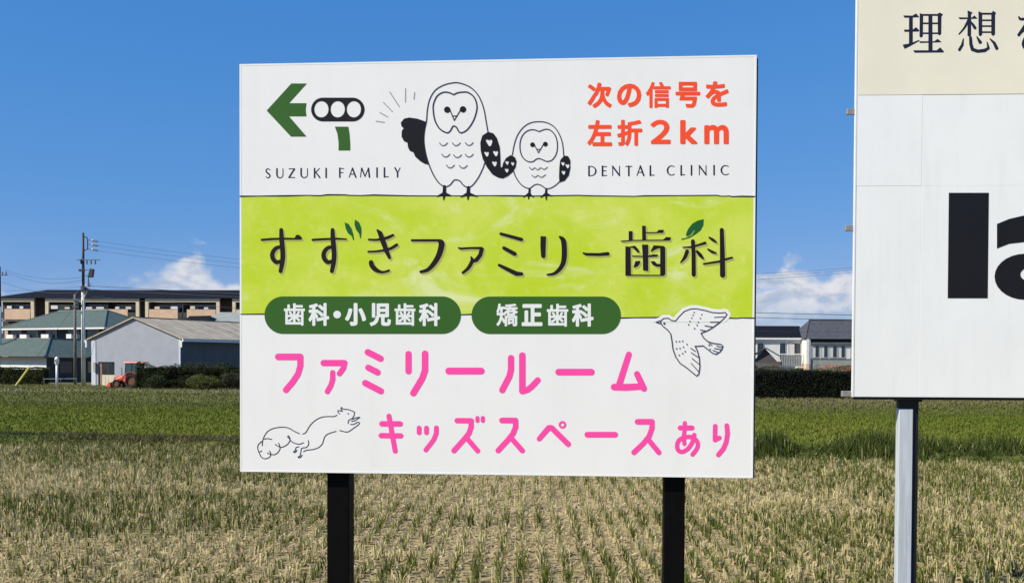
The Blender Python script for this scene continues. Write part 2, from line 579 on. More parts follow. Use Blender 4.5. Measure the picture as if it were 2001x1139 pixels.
class Ink:
    """shapes given in a zoomed frame: px = ox + x / s, py = oy + y / s"""
    def __init__(self, ox=0, oy=0, s=1.0):
        self.o, self.s, self.items = (ox, oy), s, []
    def tr(self, p):
        q = (self.o[0] + p[0] / self.s, self.o[1] + p[1] / self.s)
        return q + (p[2] / self.s,) if len(p) > 2 else q
    def stroke(self, pts, r=None, smooth=False):
        pts = [(p[0], p[1], p[2] if len(p) > 2 else r) for p in pts]
        if smooth:
            pts = smooth_pts(pts, 5)
        self.items.append(('s', [self.tr(p) for p in pts], 1))
        return self
    def fill(self, pts, sign=1, smooth=False):
        if smooth:
            pts = smooth_pts(pts, 5, True)
        self.items.append(('p', [self.tr(p) for p in pts], sign))
        return self
    def ellipse(self, cx, cy, rx, ry, sign=1):
        return self.fill([(cx + rx * math.cos(a), cy + ry * math.sin(a)) for a in np.linspace(0, 2 * math.pi, 28, endpoint=False)], sign)
    def dot(self, x, y, r, sign=1):
        self.items.append(('s', [self.tr((x, y, r)), self.tr((x + .01, y, r))], sign))
        return self
    def bounds(self):
        xs, ys = [], []
        for k, P, s in self.items:
            for p in P:
                r = p[2] if len(p) > 2 else 0
                xs += [p[0] - r, p[0] + r]
                ys += [p[1] - r, p[1] + r]
        return min(xs) - 1, min(ys) - 1, max(xs) + 1, max(ys) + 1
    def polys(self, step=0.5, grow=0.0, shift=(0, 0)):
        x0, y0, x1, y1 = self.bounds()
        x0 -= grow; y0 -= grow; x1 += grow; y1 += grow
        gx, gy = np.arange(x0, x1 + step, step), np.arange(y0, y1 + step, step)
        X, Y = np.meshgrid(gx, gy)
        F = np.full(X.shape, -1e9)
        for k, P, s in self.items:
            xs, ys = [p[0] for p in P], [p[1] for p in P]
            rr = max([p[2] for p in P]) if k == 's' else 0
            pad = rr + 2 + grow
            i0, i1 = np.searchsorted(gx, min(xs) - pad), np.searchsorted(gx, max(xs) + pad)
            j0, j1 = np.searchsorted(gy, min(ys) - pad), np.searchsorted(gy, max(ys) + pad)
            sub = (slice(j0, j1), slice(i0, i1))
            f = seg_field(X[sub], Y[sub], P) if k == 's' else poly_field(X[sub], Y[sub], P)
            F[sub] = np.maximum(F[sub], f) if s > 0 else np.minimum(F[sub], -f)
        F = np.clip(F, -50, 50) + grow
        F[np.abs(F) < 1e-6] = 1e-6
        return contour(gx + shift[0], gy + shift[1], F)

def contour(gx, gy, F):
    """filled marching squares -> list of polygons"""
    I = F > 0
    out = []
    ny, nx = F.shape
    full = I[:-1, :-1] & I[1:, :-1] & I[:-1, 1:] & I[1:, 1:]
    anyi = I[:-1, :-1] | I[1:, :-1] | I[:-1, 1:] | I[1:, 1:]
    open_runs = {}
    for j in range(ny - 1):                       # merge full cells into rectangles
        row = np.concatenate(([0], full[j].astype(np.int8), [0]))
        d = np.diff(row)
        runs = set(zip(np.nonzero(d == 1)[0].tolist(), np.nonzero(d == -1)[0].tolist()))
        for r in list(open_runs):
            if r not in runs:
                j0 = open_runs.pop(r)
                out.append([(gx[r[0]], gy[j0]), (gx[r[1]], gy[j0]), (gx[r[1]], gy[j]), (gx[r[0]], gy[j])])
        for r in runs:
            open_runs.setdefault(r, j)
    for r, j0 in open_runs.items():
        out.append([(gx[r[0]], gy[j0]), (gx[r[1]], gy[j0]), (gx[r[1]], gy[ny - 1]), (gx[r[0]], gy[ny - 1])])
    for j, i in zip(*np.nonzero(anyi & ~full)):
        c = ((i, j), (i + 1, j), (i + 1, j + 1), (i, j + 1))
        poly = []
        for k in range(4):
            (ia, ja), (ib, jb) = c[k], c[(k + 1) % 4]
            fa, fb = F[ja, ia], F[jb, ib]
            if fa > 0:
                poly.append((gx[ia], gy[ja]))
            if (fa > 0) != (fb > 0):
                t = fa / (fa - fb)
                poly.append((gx[ia] + (gx[ib] - gx[ia]) * t, gy[ja] + (gy[jb] - gy[ja]) * t))
        if len(poly) > 2:
            out.append(poly)
    return out

class Board:
    """an upright flat sign face: turns photo pixels into points on its plane, local to the sign's Empty"""
    def __init__(self, root, rz, p0):
        self.root, self.n, self.p0 = root, Vector((math.sin(rz), -math.cos(rz), 0)), Vector(p0)
        self.inv = (Matrix.Translation(root.location) @ Matrix.Rotation(rz, 4, 'Z')).inverted()
    def loc(self, px, py):
        d = ray(px, py)
        t = (self.p0 - Vector((0, 0, CAM_H))).dot(self.n) / d.dot(self.n)
        return self.inv @ (Vector((0, 0, CAM_H)) + d * t)
    def sheet(self, name, polys, z, material, label=None):
        """polys in pixels -> one thin mesh z metres proud of the face"""
        v, f, idx = [], [], {}
        for P in polys:
            ids = []
            for p in P:
                key = (round(p[0], 4), round(p[1], 4))
                if key not in idx:
                    q = self.loc(*p)
                    idx[key] = len(v)
                    v.append((q.x, q.y - z, q.z))
                if not ids or ids[-1] != idx[key]:
                    ids.append(idx[key])
            if len(ids) > 2 and ids[0] == ids[-1]:
                ids.pop()
            if len(set(ids)) == len(ids) and len(ids) > 2:
                f.append(tuple(reversed(ids)))
        me = bpy.data.meshes.new(name)
        me.from_pydata(v, [], f)
        # all faces look out of the board
        if len(me.polygons) and me.polygons[0].normal.y > 0:
            me.flip_normals()
        me.materials.append(material)
        o = link(bpy.data.objects.new(name, me), self.root)
        if label:
            o['label'] = label
        return o
    def ink(self, name, ink, z, material, label=None, **kw):
        return self.sheet(name, ink.polys(**kw), z, material, label)
    def glyph(self, ch, box, z, material, label, bold=1.5):
        """a character of the built-in gothic face fitted to a pixel box, thickened by bold pixels"""
        cu = bpy.data.curves.new('glyph', 'FONT')
        cu.body = ch
        cu.resolution_u = 4
        ob = bpy.data.objects.new('glyph', cu)
        COL.objects.link(ob)
        bpy.context.view_layer.update()
        me = bpy.data.meshes.new_from_object(ob.evaluated_get(bpy.context.evaluated_depsgraph_get()))
        bpy.data.objects.remove(ob)
        bpy.data.curves.remove(cu)
        co = np.array([v.co[:2] for v in me.vertices])
        lo, hi = co.min(0), co.max(0)
        x0, y0, x1, y1 = box[0] + bold, box[1] + bold, box[2] - bold, box[3] - bold
        u = (co - lo) / (hi - lo)
        P = np.stack([x0 + u[:, 0] * (x1 - x0), y1 - u[:, 1] * (y1 - y0)], 1)
        # the outline is every edge that bounds only one face (vertices welded by position)
        key = {}
        ids = [key.setdefault((round(float(c[0]), 5), round(float(c[1]), 5)), i) for i, c in enumerate(co)]
        cnt = {}
        for pl in me.polygons:
            vs = [ids[i] for i in pl.vertices]
            for i in range(len(vs)):
                e = tuple(sorted((vs[i], vs[(i + 1) % len(vs)])))
                cnt[e] = cnt.get(e, 0) + 1
        bpy.data.meshes.remove(me)
        gx, gy = np.arange(box[0] - 1, box[2] + 1.5, .5), np.arange(box[1] - 1, box[3] + 1.5, .5)
        X, Y = np.meshgrid(gx + .013, gy + .017)
        d, ins = np.full(X.shape, 1e9), np.zeros(X.shape, bool)
        for (i, j), c in cnt.items():
            if c != 1 or i == j:
                continue
            (xa, ya), (xb, yb) = P[i], P[j]
            dx, dy = xb - xa, yb - ya
            t = np.clip(((X - xa) * dx + (Y - ya) * dy) / (dx * dx + dy * dy + 1e-12), 0, 1)
            d = np.minimum(d, np.hypot(X - xa - t * dx, Y - ya - t * dy))
            ins ^= ((ya > Y) != (yb > Y)) & (X < dx * (Y - ya) / (dy + 1e-12) + xa)
        F = np.where(ins, d, -d) + bold
        F[np.abs(F) < 1e-6] = 1e-6
        return self.sheet('character', contour(gx + .013, gy + .017, F), z, material, label)

def vinyl(name, rgb, rough=0.38, var=0.02):
    return mat(name, rgb, rough, var, 2.5, spec=0.25)

def lin(r, g, b):
    f = lambda c: ((c / 255 + .055) / 1.055) ** 2.4 if c > 10 else c / 255 / 12.92
    return (f(r), f(g), f(b))

M_BLACK = vinyl('print_black', (0.012, 0.011, 0.012))
M_NAVY = vinyl('print_navy', (0.02, 0.02, 0.045))
M_PEN = vinyl('print_pen', (0.035, 0.033, 0.07))
M_PENGREY = vinyl('print_pen_grey', (0.13, 0.13, 0.19))
M_GREY = vinyl('print_grey', (0.35, 0.35, 0.36))
M_GREEN = vinyl('print_green', lin(56, 98, 38))
M_LEAF = vinyl('print_leaf', lin(30, 92, 48))
M_ORANGE = vinyl('print_orange', lin(250, 82, 44))
M_PINK = vinyl('print_pink', lin(252, 78, 168))
M_TITLE = vinyl('print_title', (0.016, 0.010, 0.011))
M_TSHADE = vinyl('print_title_second_colour', lin(176, 176, 96))
M_WHITE = vinyl('print_white', (0.80, 0.81, 0.82))

def face_extra(t, col, tc):
    # faint dust and rain marks on the white vinyl
    mp = t.new('ShaderNodeMapping')
    mp.inputs['Scale'].default_value = (3.0, 1.0, 0.35)
    t.link(tc.outputs['Object'], mp.inputs['Vector'])
    n = t.noise(mp.outputs[0], 2.2, 7, 0.65)
    return t.mix(t.math('MULTIPLY', t.smooth(n, 0.45, 0.85), 0.10), col, (0.55, 0.53, 0.48, 1))

M_FACE = mat('sign_white_vinyl', (0.845, 0.83, 0.825), 0.35, 0.015, 1.5, spec=0.4, extra=face_extra)

def lime_extra(t, col, tc):
    v = tc.outputs['Object']
    n = t.noise(v, 1.6, 6, 0.62, 0.6)
    c = t.mix(t.smooth(n, 0.35, 0.68), (*lin(190, 212, 38), 1), (*lin(208, 220, 92), 1))
    mp = t.new('ShaderNodeMapping')
    mp.inputs['Rotation'].default_value = (0, 0.7, 0)
    mp.inputs['Scale'].default_value = (1.0, 1.0, 2.6)
    t.link(v, mp.inputs['Vector'])
    n2 = t.noise(mp.outputs[0], 0.95, 6, 0.68, 1.2)
    c = t.mix(t.math('MULTIPLY', t.smooth(n2, 0.52, 0.72), 0.6), c, (*lin(232, 235, 196), 1))
    n3 = t.noise(v, 9, 5, 0.75)
    c = t.mix(t.math('MULTIPLY', t.smooth(n3, 0.52, 0.7), 0.3), c, (*lin(228, 232, 150), 1))
    n4 = t.noise(v, 2.3, 3, 0.5)
    return t.mix(t.math('MULTIPLY', t.smooth(n4, 0.58, 0.75), 0.5), c, (*lin(172, 205, 42), 1))
M_LIME = mat('print_lime_watercolour', lin(196, 214, 52), 0.38, 0.0, 2.0, spec=0.4, extra=lime_extra)

# ------------------------------------------------------------------ the clinic sign
RZ = math.radians(-4.1)
# face plane passes through the photo's sign corners; 3.60 m x 2.88 m
C0 = Vector((-0.1381, 6.8023, 0.0))          # foot point below the middle of the face
sign = empty('dental_clinic_sign', (C0.x, C0.y, 0), RZ,
             'white and lime dental clinic billboard with owls on two black posts', 'billboard')
B = Board(sign, RZ, C0)
TL, TR, BR, BL = [B.loc(*p) for p in ((469.2, 127), (1476.5, 109), (1471, 932.5), (470.3, 920))]
xl, xr = (TL.x + BL.x) / 2, (TR.x + BR.x) / 2
zb, zt = (BL.z + BR.z) / 2, (TL.z + TR.z) / 2
m = MB().box(xl, xr, 0.0, 0.018, zb, zt)
m.build('panel', M_FACE, sign, bevel=0.002)
# dark steel backing frame, a little larger than the panel
M_FRAME = mat('frame_dark_steel', (0.030, 0.034, 0.042), 0.5, 0.15, 8, 0.1, metallic=0.3)
for nm, bx in (('frame_rail', (xl + .004, xr + .018, .0185, .065, zt - .055, zt - .012)), ('frame_rail', (xl + .004, xr + .018, .0185, .065, zb - .008, zb + .04)),
               ('frame_rail', (xl + .05, xr - .03, .0185, .062, (zb + zt) / 2 - .02, (zb + zt) / 2 + .02)),
               ('frame_stile', (xr - .03, xr + .0185, .019, .0655, zb + .041, zt - .056)), ('frame_stile', (xl + .005, xl + .05, .019, .0655, zb + .041, zt - .056))):
    MB().box(*bx).build(nm, M_FRAME, sign, bevel=0.003)
# thin bright edge trim round the face
M_TRIM = mat('trim_white', (0.86, 0.86, 0.86), 0.3, 0.02)
for bx in ((xl - .004, xl + .008, -.001, .0175, zb - .004, zt + .004), (xr - .008, xr + .004, -.001, .0175, zb - .004, zt + .004),
           (xl + .0085, xr - .0085, -.001, .0175, zt - .008, zt + .004), (xl + .0085, xr - .0085, -.001, .0175, zb - .004, zb + .008)):
    MB().box(*bx).build('edge_trim', M_TRIM, sign)
M_POST = mat('post_black_paint', (0.0025, 0.0025, 0.003), 0.6, 0.2, 10, 0.1, spec=0.08)
M_CONC = mat('footing_concrete', (0.42, 0.41, 0.38), 0.9, 0.15, 9, 0.4)
for pa, pb in ((638, 681), (1295.5, 1336.5)):
    a, b = B.loc(pa, 930).x, B.loc(pb, 930).x
    k = (b - a) / 2 * 1.012
    c = (a + b) / 2 * 1.012
    MB().box(c - k, c + k, .066, .066 + 2 * k, -.02, zt - .2).build('post', M_POST, sign, bevel=0.006)
    MB().box(c - .25, c + .25, -.15, .4, -.2, .05).build('footing', M_CONC, sign, bevel=0.02)

# --- printed face, layer by layer
def band():
    top = [(470, 384), (505, 383.5), (560, 383), (600, 382), (625, 382.8), (640, 381), (675, 381.2), (682, 382), (706, 382.5), (730, 381.5), (800, 383), (870, 383.2), (960, 382.6), (1000, 383), (1040, 383.4),
           (1130, 382), (1160, 383), (1240, 384), (1260, 383), (1330, 382.5), (1400, 382), (1410, 383.8), (1425, 383.4), (1432, 384.6), (1450, 384), (1474.5, 384.5)]
    bot = [(470.5, 614), (520, 613.6), (600, 614), (800, 614.4), (905, 614.8), (920, 614.2), (1100, 617), (1215, 621.2), (1240, 620.6), (1285, 620.2), (1330, 620.5), (1430, 621.6), (1440, 622), (1450, 621), (1473.5, 621.6)]
    i = Ink().fill(top + bot[::-1])
    B.ink('lime_band', i, .0006, M_LIME, 'lime green watercolour band across the middle of the face', step=1.0)
    B.ink('ink_line', Ink().stroke([(x, y, 1.35 + .3 * math.sin(x * .07)) for x, y in top]), .0012, M_NAVY, 'thin hand drawn line above the lime band')
    B.ink('ink_line', Ink().stroke([(x, y, 1.2 + .2 * math.sin(x * .09)) for x, y in bot]), .0012, M_NAVY, 'thin hand drawn line below the lime band')
    for x0, x1, lb in ((517, 900.5, 'longer'), (921.5, 1213, 'shorter')):
        c = 615.6 if x0 < 600 else 615.8
        B.ink('text_pill', Ink().stroke([(x0 + 36.4, c, 36.4), (x1 - 36.4, c, 36.4)]), .0020, M_GREEN, lb + ' dark green rounded text field')
band()

def arrow():
    i = Ink(460, 100, 3.797).fill([(232, 443), (415, 242), (530, 242), (398, 388), (527, 388), (521, 437), (527, 485), (398, 485), (528, 635), (412, 635)])
    B.ink('arrow', i, .0014, M_GREEN, 'dark green arrow pointing left')
    i = Ink(460, 100, 3.797).fill([(738, 562), (838, 562), (847, 620), (852, 690), (852, 738), (765, 738), (766, 680), (757, 615)])
    B.ink('arrow_stem', i, .0014, M_GREEN, 'dark green stem below the signal symbol')
    i = Ink(460, 100, 3.797).stroke([(650, 435, 88), (870, 435, 88)])
    for cx in (638, 759, 879):
        i.ellipse(cx, 433, 53, 60, -1)
    B.ink('signal_symbol', i, .0014, M_BLACK, 'black three lamp traffic signal symbol')
    for a, b in (((1043, 521), (1105, 530)), ((1072, 457), (1130, 490)), ((1098, 382), (1165, 450)), ((1145, 305), (1215, 412)), ((1262, 280), (1262, 380)), ((1330, 310), (1325, 358))):
        B.ink('greeting_mark', Ink(460, 100, 3.797).stroke([a, b], 3.6), .0014, M_GREY)
arrow()

# Latin capitals in a modulated sans: strokes in a unit box (x 0..1, y 0..1 down), thick = T, thin = t
def latin(word, boxes, frame, y0, y1, slope=0.0):
    T, t = .085, .045
    G = {
        'S': [[(.92, .14, t), (.62, .03, t), (.25, .08, .06), (.1, .25, .07), (.3, .43, T), (.7, .58, T), (.9, .76, .07), (.72, .94, .055), (.35, .98, t), (.06, .86, t)]],
        'U': [[(.1, .02, T), (.1, .65, T), (.22, .9, .07), (.5, .98, .055), (.78, .9, t), (.9, .65, t), (.9, .02, t)]],
        'Z': [[(.08, .04, t), (.92, .04, t)], [(.9, .05, T), (.08, .95, T)], [(.05, .96, t), (.95, .96, t)]],
        'K': [[(.1, .02, T), (.1, .98, T)], [(.9, .02, t), (.15, .52, t)], [(.3, .42, .06), (.95, .98, T)]],
        'I': [[(.5, .02, T), (.5, .98, T)]],
        'F': [[(.12, .02, T), (.12, .98, T)], [(.12, .05, t), (.95, .05, t)], [(.12, .48, t), (.8, .48, t)]],
        'A': [[(.5, .02, .05), (.06, .98, t)], [(.5, .02, T), (.95, .98, T)], [(.22, .66, t), (.78, .66, t)]],
        'M': [[(.15, .04, t), (.05, .98, t)], [(.17, .04, T), (.5, .9, .06)], [(.84, .04, t), (.5, .9, .05)], [(.85, .04, T), (.95, .98, T)]],
        'L': [[(.15, .02, T), (.15, .98, T)], [(.15, .95, t), (.95, .95, t)]],
        'Y': [[(.05, .02, T), (.5, .52, .07)], [(.95, .02, t), (.5, .52, .05)], [(.5, .5, T), (.5, .98, T)]],
        'D': [[(.1, .03, T), (.1, .97, T)], [(.1, .04, t), (.45, .04, t), (.8, .2, .06), (.93, .5, T), (.8, .8, .06), (.45, .96, t), (.1, .96, t)]],
        'E': [[(.12, .02, T), (.12, .98, T)], [(.12, .05, t), (.95, .05, t)], [(.12, .48, t), (.82, .48, t)], [(.12, .95, t), (.97, .95, t)]],
        'N': [[(.08, .98, t), (.08, .04, t)], [(.08, .04, T), (.92, .96, T)], [(.92, .02, t), (.92, .96, t)]],
        'T': [[(.5, .04, T), (.5, .98, T)], [(.03, .05, t), (.97, .05, t)]],
        'C': [[(.95, .12, t), (.65, .03, t), (.3, .1, .06), (.08, .38, T), (.1, .66, T), (.3, .9, .06), (.65, .98, t), (.97, .88, t)]],
    }
    ox, oy, s = frame
    for ch, (a, b) in zip(word, boxes):
        i = Ink(ox, oy, s)
        H = y1 - y0
        sh = slope * (a - boxes[0][0])
        for st in G[ch]:
            i.stroke([(a + p[0] * (b - a), y0 + sh + p[1] * H, p[2] * H * .92) for p in st], smooth=ch in 'SUCD' and len(st) > 4)
        B.ink('character', i, .0014, M_NAVY, 'small navy letter ' + ch)

latin('SUZUKI', [(224, 260), (303, 358), (394, 443), (482, 540), (583, 628), (666, 680)], (460, 100, 3.797), 872, 942, -.006)
latin('FAMILY', [(770, 806), (840, 896), (924, 998), (1045, 1056), (1100, 1137), (1182, 1224)], (460, 100, 3.797), 868, 938, -.006)
latin('DENTAL', [(111, 172), (213, 250), (288, 348), (388, 437), (470, 526), (567, 603)], (1120, 100, 3.797), 854, 927, -.006)
latin('CLINIC', [(696, 752), (796, 830), (871, 884), (931, 990), (1040, 1050), (1095, 1154)], (1120, 100, 3.797), 850, 922, -.006)

# orange gothic lines and white lines in the pills
for ch, bx, bold in (('次', (1148, 162, 1195.5, 211.5), 1.9), ('の', (1205.5, 164, 1253, 210), 2.1), ('信', (1262, 160.5, 1310.5, 211.5), 1.35), ('号', (1320, 160.5, 1368, 211), 1.8), ('を', (1378.5, 159.5, 1424, 209), 1.9),
                     ('左', (1147.5, 235, 1196, 286), 1.9), ('折', (1206, 234.5, 1255, 285.5), 1.8), ('２', (1271, 234.5, 1310.5, 282), 2.1), ('k', (1329, 235, 1362.5, 282), 2.3), ('m', (1376, 244.5, 1424, 282), 2.1)):
    B.glyph(ch, bx, .0014, M_ORANGE, 'bold orange character ' + ch.replace('２', '2'), bold)
for ch, bx, bold in (('歯', (555, 592.5, 596, 636), 0.95), ('科', (603, 592, 643.5, 636.5), 1.6), ('・', (651.5, 607, 666.5, 622), 0.5), ('小', (674.5, 592, 715.5, 636.5), 2.2), ('児', (722.5, 592, 764, 637), 1.8), ('歯', (771, 592.5, 812, 636.5), 0.95), ('科', (818.5, 592, 860, 637), 1.6),
                     ('矯', (970, 593, 1012, 637.5), 0.95), ('正', (1019.5, 594, 1060, 637), 2.0), ('歯', (1068.5, 593.5, 1110.5, 638), 0.95), ('科', (1117.5, 593, 1160, 638), 1.6)):
    B.glyph(ch, bx, .0028, M_WHITE, 'white character ' + ch + ' in a green pill' if ch != '・' else 'white dot in a green pill', bold)

# --- brush title on the lime band (each character with its pale second colour behind it)
def title():
    o4, o5, o6 = (490, 410, 5.885), (800, 410, 5.885), (1120, 410, 5.885)
    su_loop = lambda d: [(350 + d, 428, 20), (300 + d, 437, 22), (262 + d, 475, 25), (248 + d, 522, 26), (262 + d, 572, 26), (300 + d, 603, 24), (345 + d, 590, 20)]
    su_v = lambda d: [(351 + d, 232, 22), (356 + d, 340, 28), (366 + d, 450, 28), (369 + d, 540, 28), (361 + d, 620, 26), (343 + d, 705, 23)]
    ch = []
    ch.append(('す', Ink(*o4).stroke([(127, 346, 13), (250, 336, 13), (400, 333, 12), (575, 335, 11)]).fill([(505, 325), (522, 290), (548, 286), (575, 303), (592, 330), (575, 344)]).stroke(su_v(0), smooth=True).stroke(su_loop(0), smooth=True)))
    ch.append(('ず', Ink(*o4).stroke([(712, 346, 13), (840, 338, 13), (1000, 333, 12), (1098, 338, 9)]).stroke(su_v(590), smooth=True).stroke(su_loop(590), smooth=True)))
    ch.append(('き', Ink(*o4).stroke([(1358, 342, 11), (1450, 345, 13), (1560, 325, 18), (1636, 292, 15)], smooth=True).stroke([(1352, 482, 11), (1450, 478, 12), (1560, 460, 15), (1620, 440, 17), (1678, 404, 18)], smooth=True)
               .stroke([(1458, 235, 12), (1487, 270, 27), (1520, 360, 30), (1560, 470, 27), (1595, 550, 18)]).stroke([(1384, 605, 26), (1396, 645, 28), (1440, 690, 26), (1500, 715, 16), (1550, 712, 13), (1588, 698, 14)], smooth=True)))
    ch.append(('フ', Ink(*o5).stroke([(28, 352, 13), (200, 352, 14), (350, 352, 14)]).stroke([(352, 362, 24), (370, 385, 34), (364, 440, 34), (335, 530, 32), (280, 620, 28), (210, 690, 22), (132, 713, 17)], smooth=True)))
    ch.append(('ァ', Ink(*o5).stroke([(566, 438, 9), (592, 447, 13), (700, 440, 12), (825, 440, 14)]).stroke([(832, 452, 24), (815, 520, 24), (772, 575, 24), (745, 588, 20)]).stroke([(711, 545, 10), (722, 580, 20), (703, 630, 22), (668, 680, 19), (615, 723, 15)], smooth=True)))
    ch.append(('ミ', Ink(*o5).stroke([(1052, 277, 17), (1288, 342, 21)]).stroke([(1087, 440, 20), (1210, 507, 24)]).stroke([(1032, 636, 16), (1120, 680, 22), (1230, 734, 26), (1288, 737, 21)])))
    ch.append(('リ', Ink(*o5).fill([(1508, 303), (1572, 308), (1568, 420), (1565, 540), (1552, 556), (1530, 556), (1515, 540), (1506, 420)]).stroke([(1730, 312, 12), (1768, 350, 28), (1780, 430, 30), (1780, 540, 30), (1765, 620, 27), (1720, 690, 23), (1660, 735, 17), (1588, 746, 11)], smooth=True)))
    ch.append(('ー', Ink(*o6).stroke([(116, 498, 9), (152, 512, 16), (300, 515, 18), (398, 506, 21)])))
    ha = Ink(*o6)
    ha.fill([(638, 246), (683, 246), (683, 350), (638, 352)]).fill([(792, 184), (833, 184), (838, 345), (794, 348)]).fill([(836, 258), (960, 256), (985, 230), (1042, 231), (1036, 267), (836, 270)])
    ha.fill([(540, 357), (700, 346), (1035, 343), (1068, 313), (1125, 317), (1112, 355), (700, 358), (560, 370)])
    ha.fill([(600, 420), (660, 425), (664, 745), (1000, 748), (1000, 440), (960, 450), (905, 480), (888, 478), (925, 408), (1040, 416), (1058, 432), (1060, 740), (1040, 760), (610, 760), (600, 752)])
    ha.fill([(655, 422), (710, 412), (738, 440), (768, 488), (742, 494), (690, 440), (660, 436)]).fill([(790, 400), (863, 400), (863, 707), (803, 695), (800, 540)])
    ha.fill([(680, 526), (800, 528), (865, 526), (920, 512), (978, 515), (965, 540), (865, 545), (800, 543), (680, 540)]).fill([(715, 590), (772, 586), (765, 622), (738, 655), (692, 665)])
    ha.fill([(888, 592), (935, 590), (965, 622), (1005, 622), (1005, 655), (960, 655), (915, 635)])
    ch.append(('歯', ha))
    ka = Ink(*o6)
    ka.stroke([(1262, 432, 7), (1370, 428, 12), (1450, 402, 13), (1516, 382, 16)]).stroke([(1376, 362, 22), (1384, 500, 24), (1386, 745, 24)]).stroke([(1310, 478, 22), (1285, 545, 20), (1236, 606, 7)], smooth=True)
    ka.stroke([(1425, 480, 16), (1460, 520, 22), (1495, 562, 10)]).stroke([(1566, 320, 11), (1610, 348, 17), (1642, 372, 11)]).stroke([(1550, 455, 10), (1600, 485, 16), (1640, 498, 11)])
    ka.stroke([(1708, 232, 23), (1715, 500, 28), (1718, 750, 30)]).stroke([(1502, 622, 11), (1680, 595, 13), (1780, 562, 13), (1825, 551, 12)])
    ch.append(('科', ka))
    for c, i in ch:
        B.ink('character_second_colour', i, .0014, M_TSHADE, 'pale olive drop copy of the brush character ' + c, shift=(2.6, 3.0), grow=.35)
        B.ink('character', i, .0020, M_TITLE, 'large black brush character ' + c)
    for p in ([(1080, 146), (1125, 163), (1158, 215), (1180, 285), (1188, 350), (1178, 350), (1163, 306), (1120, 272), (1092, 215)],
              [(1199, 112), (1245, 143), (1270, 205), (1274, 262), (1264, 330), (1256, 328), (1248, 278), (1210, 228), (1192, 165)]):
        B.ink('leaf', Ink(*o4).fill(p), .0020, M_LEAF, 'small dark green leaf over the title')
    lf = Ink(*o6).fill([(1500, 108), (1496, 180), (1462, 240), (1402, 285), (1340, 322), (1250, 348), (1240, 334), (1290, 325), (1330, 305), (1296, 300), (1302, 265), (1322, 220), (1370, 160), (1430, 125)])
    lf.items.append(('s', [lf.tr((1392, 238, 5)), lf.tr((1360, 288, 6)), lf.tr((1312, 312, 4))], -1))
    B.ink('leaf', lf, .0020, M_LEAF, 'larger dark green leaf over the last title character')
title()

# --- rounded pink lines
def pink():
    a, b, c, d, e = (500, 560, 4.745), (860, 560, 4.745), (1160, 560, 4.747), (720, 780, 5.558), (1030, 780, 4.447)
    ch = [
        ('フ', Ink(*a).stroke([(208, 650), (410, 650)], 31).stroke([(412, 650, 29), (412, 735, 28), (390, 810, 28), (340, 885, 29), (279, 956, 29)])),
        ('ァ', Ink(*a).stroke([(628, 707), (820, 707)], 29).stroke([(820, 707, 28), (812, 755, 26), (775, 805, 25)]).stroke([(712, 795, 24), (712, 860, 25), (695, 915, 25), (663, 971, 25)])),
        ('ミ', Ink(*a).stroke([(1038, 607), (1155, 666)], 30).stroke([(1043, 750), (1128, 794)], 29).stroke([(1015, 893), (1158, 967)], 30)),
        ('リ', Ink(*a).stroke([(1415, 624), (1415, 783)], 29).stroke([(1568, 621), (1568, 775), (1542, 850), (1460, 986)], 30)),
        ('ー', Ink(*b).stroke([(80, 781), (380, 781)], 32)),
        ('ル', Ink(*b).stroke([(657, 661), (657, 770), (642, 830), (576, 958)], 29).stroke([(762, 637), (762, 967)], 30).stroke([(768, 968), (810, 955), (850, 925), (904, 866)], 28)),
        ('ー', Ink(*b).stroke([(1099, 791), (1402, 791)], 31)),
        ('ム', Ink(*c).stroke([(326, 629, 28), (236, 910, 30)]).stroke([(190, 930, 31), (300, 932, 32), (430, 925, 30)]).stroke([(402, 809, 28), (466, 944, 29)])),
        ('キ', Ink(*d).stroke([(222, 181), (290, 560)], 27).stroke([(146, 265), (344, 265)], 30).stroke([(138, 392), (350, 395)], 29)),
        ('ッ', Ink(*d).stroke([(550, 310), (550, 360)], 26).stroke([(630, 310), (630, 360)], 26).stroke([(737, 308), (737, 365), (710, 435), (623, 548)], 26)),
        ('ズ', Ink(*d).stroke([(963, 230), (1115, 231)], 29).stroke([(1115, 231), (1115, 300), (1090, 370), (1030, 442), (928, 556)], 29).stroke([(1072, 425), (1185, 557)], 28).stroke([(1183, 200), (1183, 232)], 22).stroke([(1242, 200), (1242, 232)], 22)),
        ('ス', Ink(*d).stroke([(1450, 228), (1596, 228)], 31).stroke([(1597, 228), (1598, 300), (1570, 370), (1510, 445), (1409, 554)], 30).stroke([(1555, 425), (1670, 555)], 29)),
        ('ペ', Ink(*e).stroke([(105, 342, 22), (187, 247, 25), (213, 247, 25), (356, 388, 25)]).dot(307, 220, 33).dot(307, 220, 14, -1)),
        ('ー', Ink(*e).stroke([(523, 306), (764, 306)], 25)),
        ('ス', Ink(*e).stroke([(960, 194), (1084, 194)], 25).stroke([(1085, 194), (1085, 250), (1060, 320), (1010, 382), (928, 460)], 23).stroke([(1050, 345), (1144, 460)], 23)),
        ('あ', Ink(*e).stroke([(1330, 247), (1432, 247)], 22).stroke([(1370, 205), (1370, 250), (1361, 320), (1366, 385)], 18)
         .stroke([(1452, 308), (1440, 360), (1400, 425), (1345, 455), (1309, 435), (1305, 385), (1330, 345), (1390, 325), (1445, 333), (1479, 370), (1478, 420), (1437, 478)], 19, smooth=True)),
        ('り', Ink(*e).stroke([(1634, 232), (1632, 352), (1670, 333)], 20).stroke([(1735, 228), (1741, 300), (1730, 370), (1705, 428), (1662, 480)], 21)),
    ]
    for k, i in ch:
        B.ink('character', i, .0014, M_PINK, 'rounded pink character ' + k)
pink()

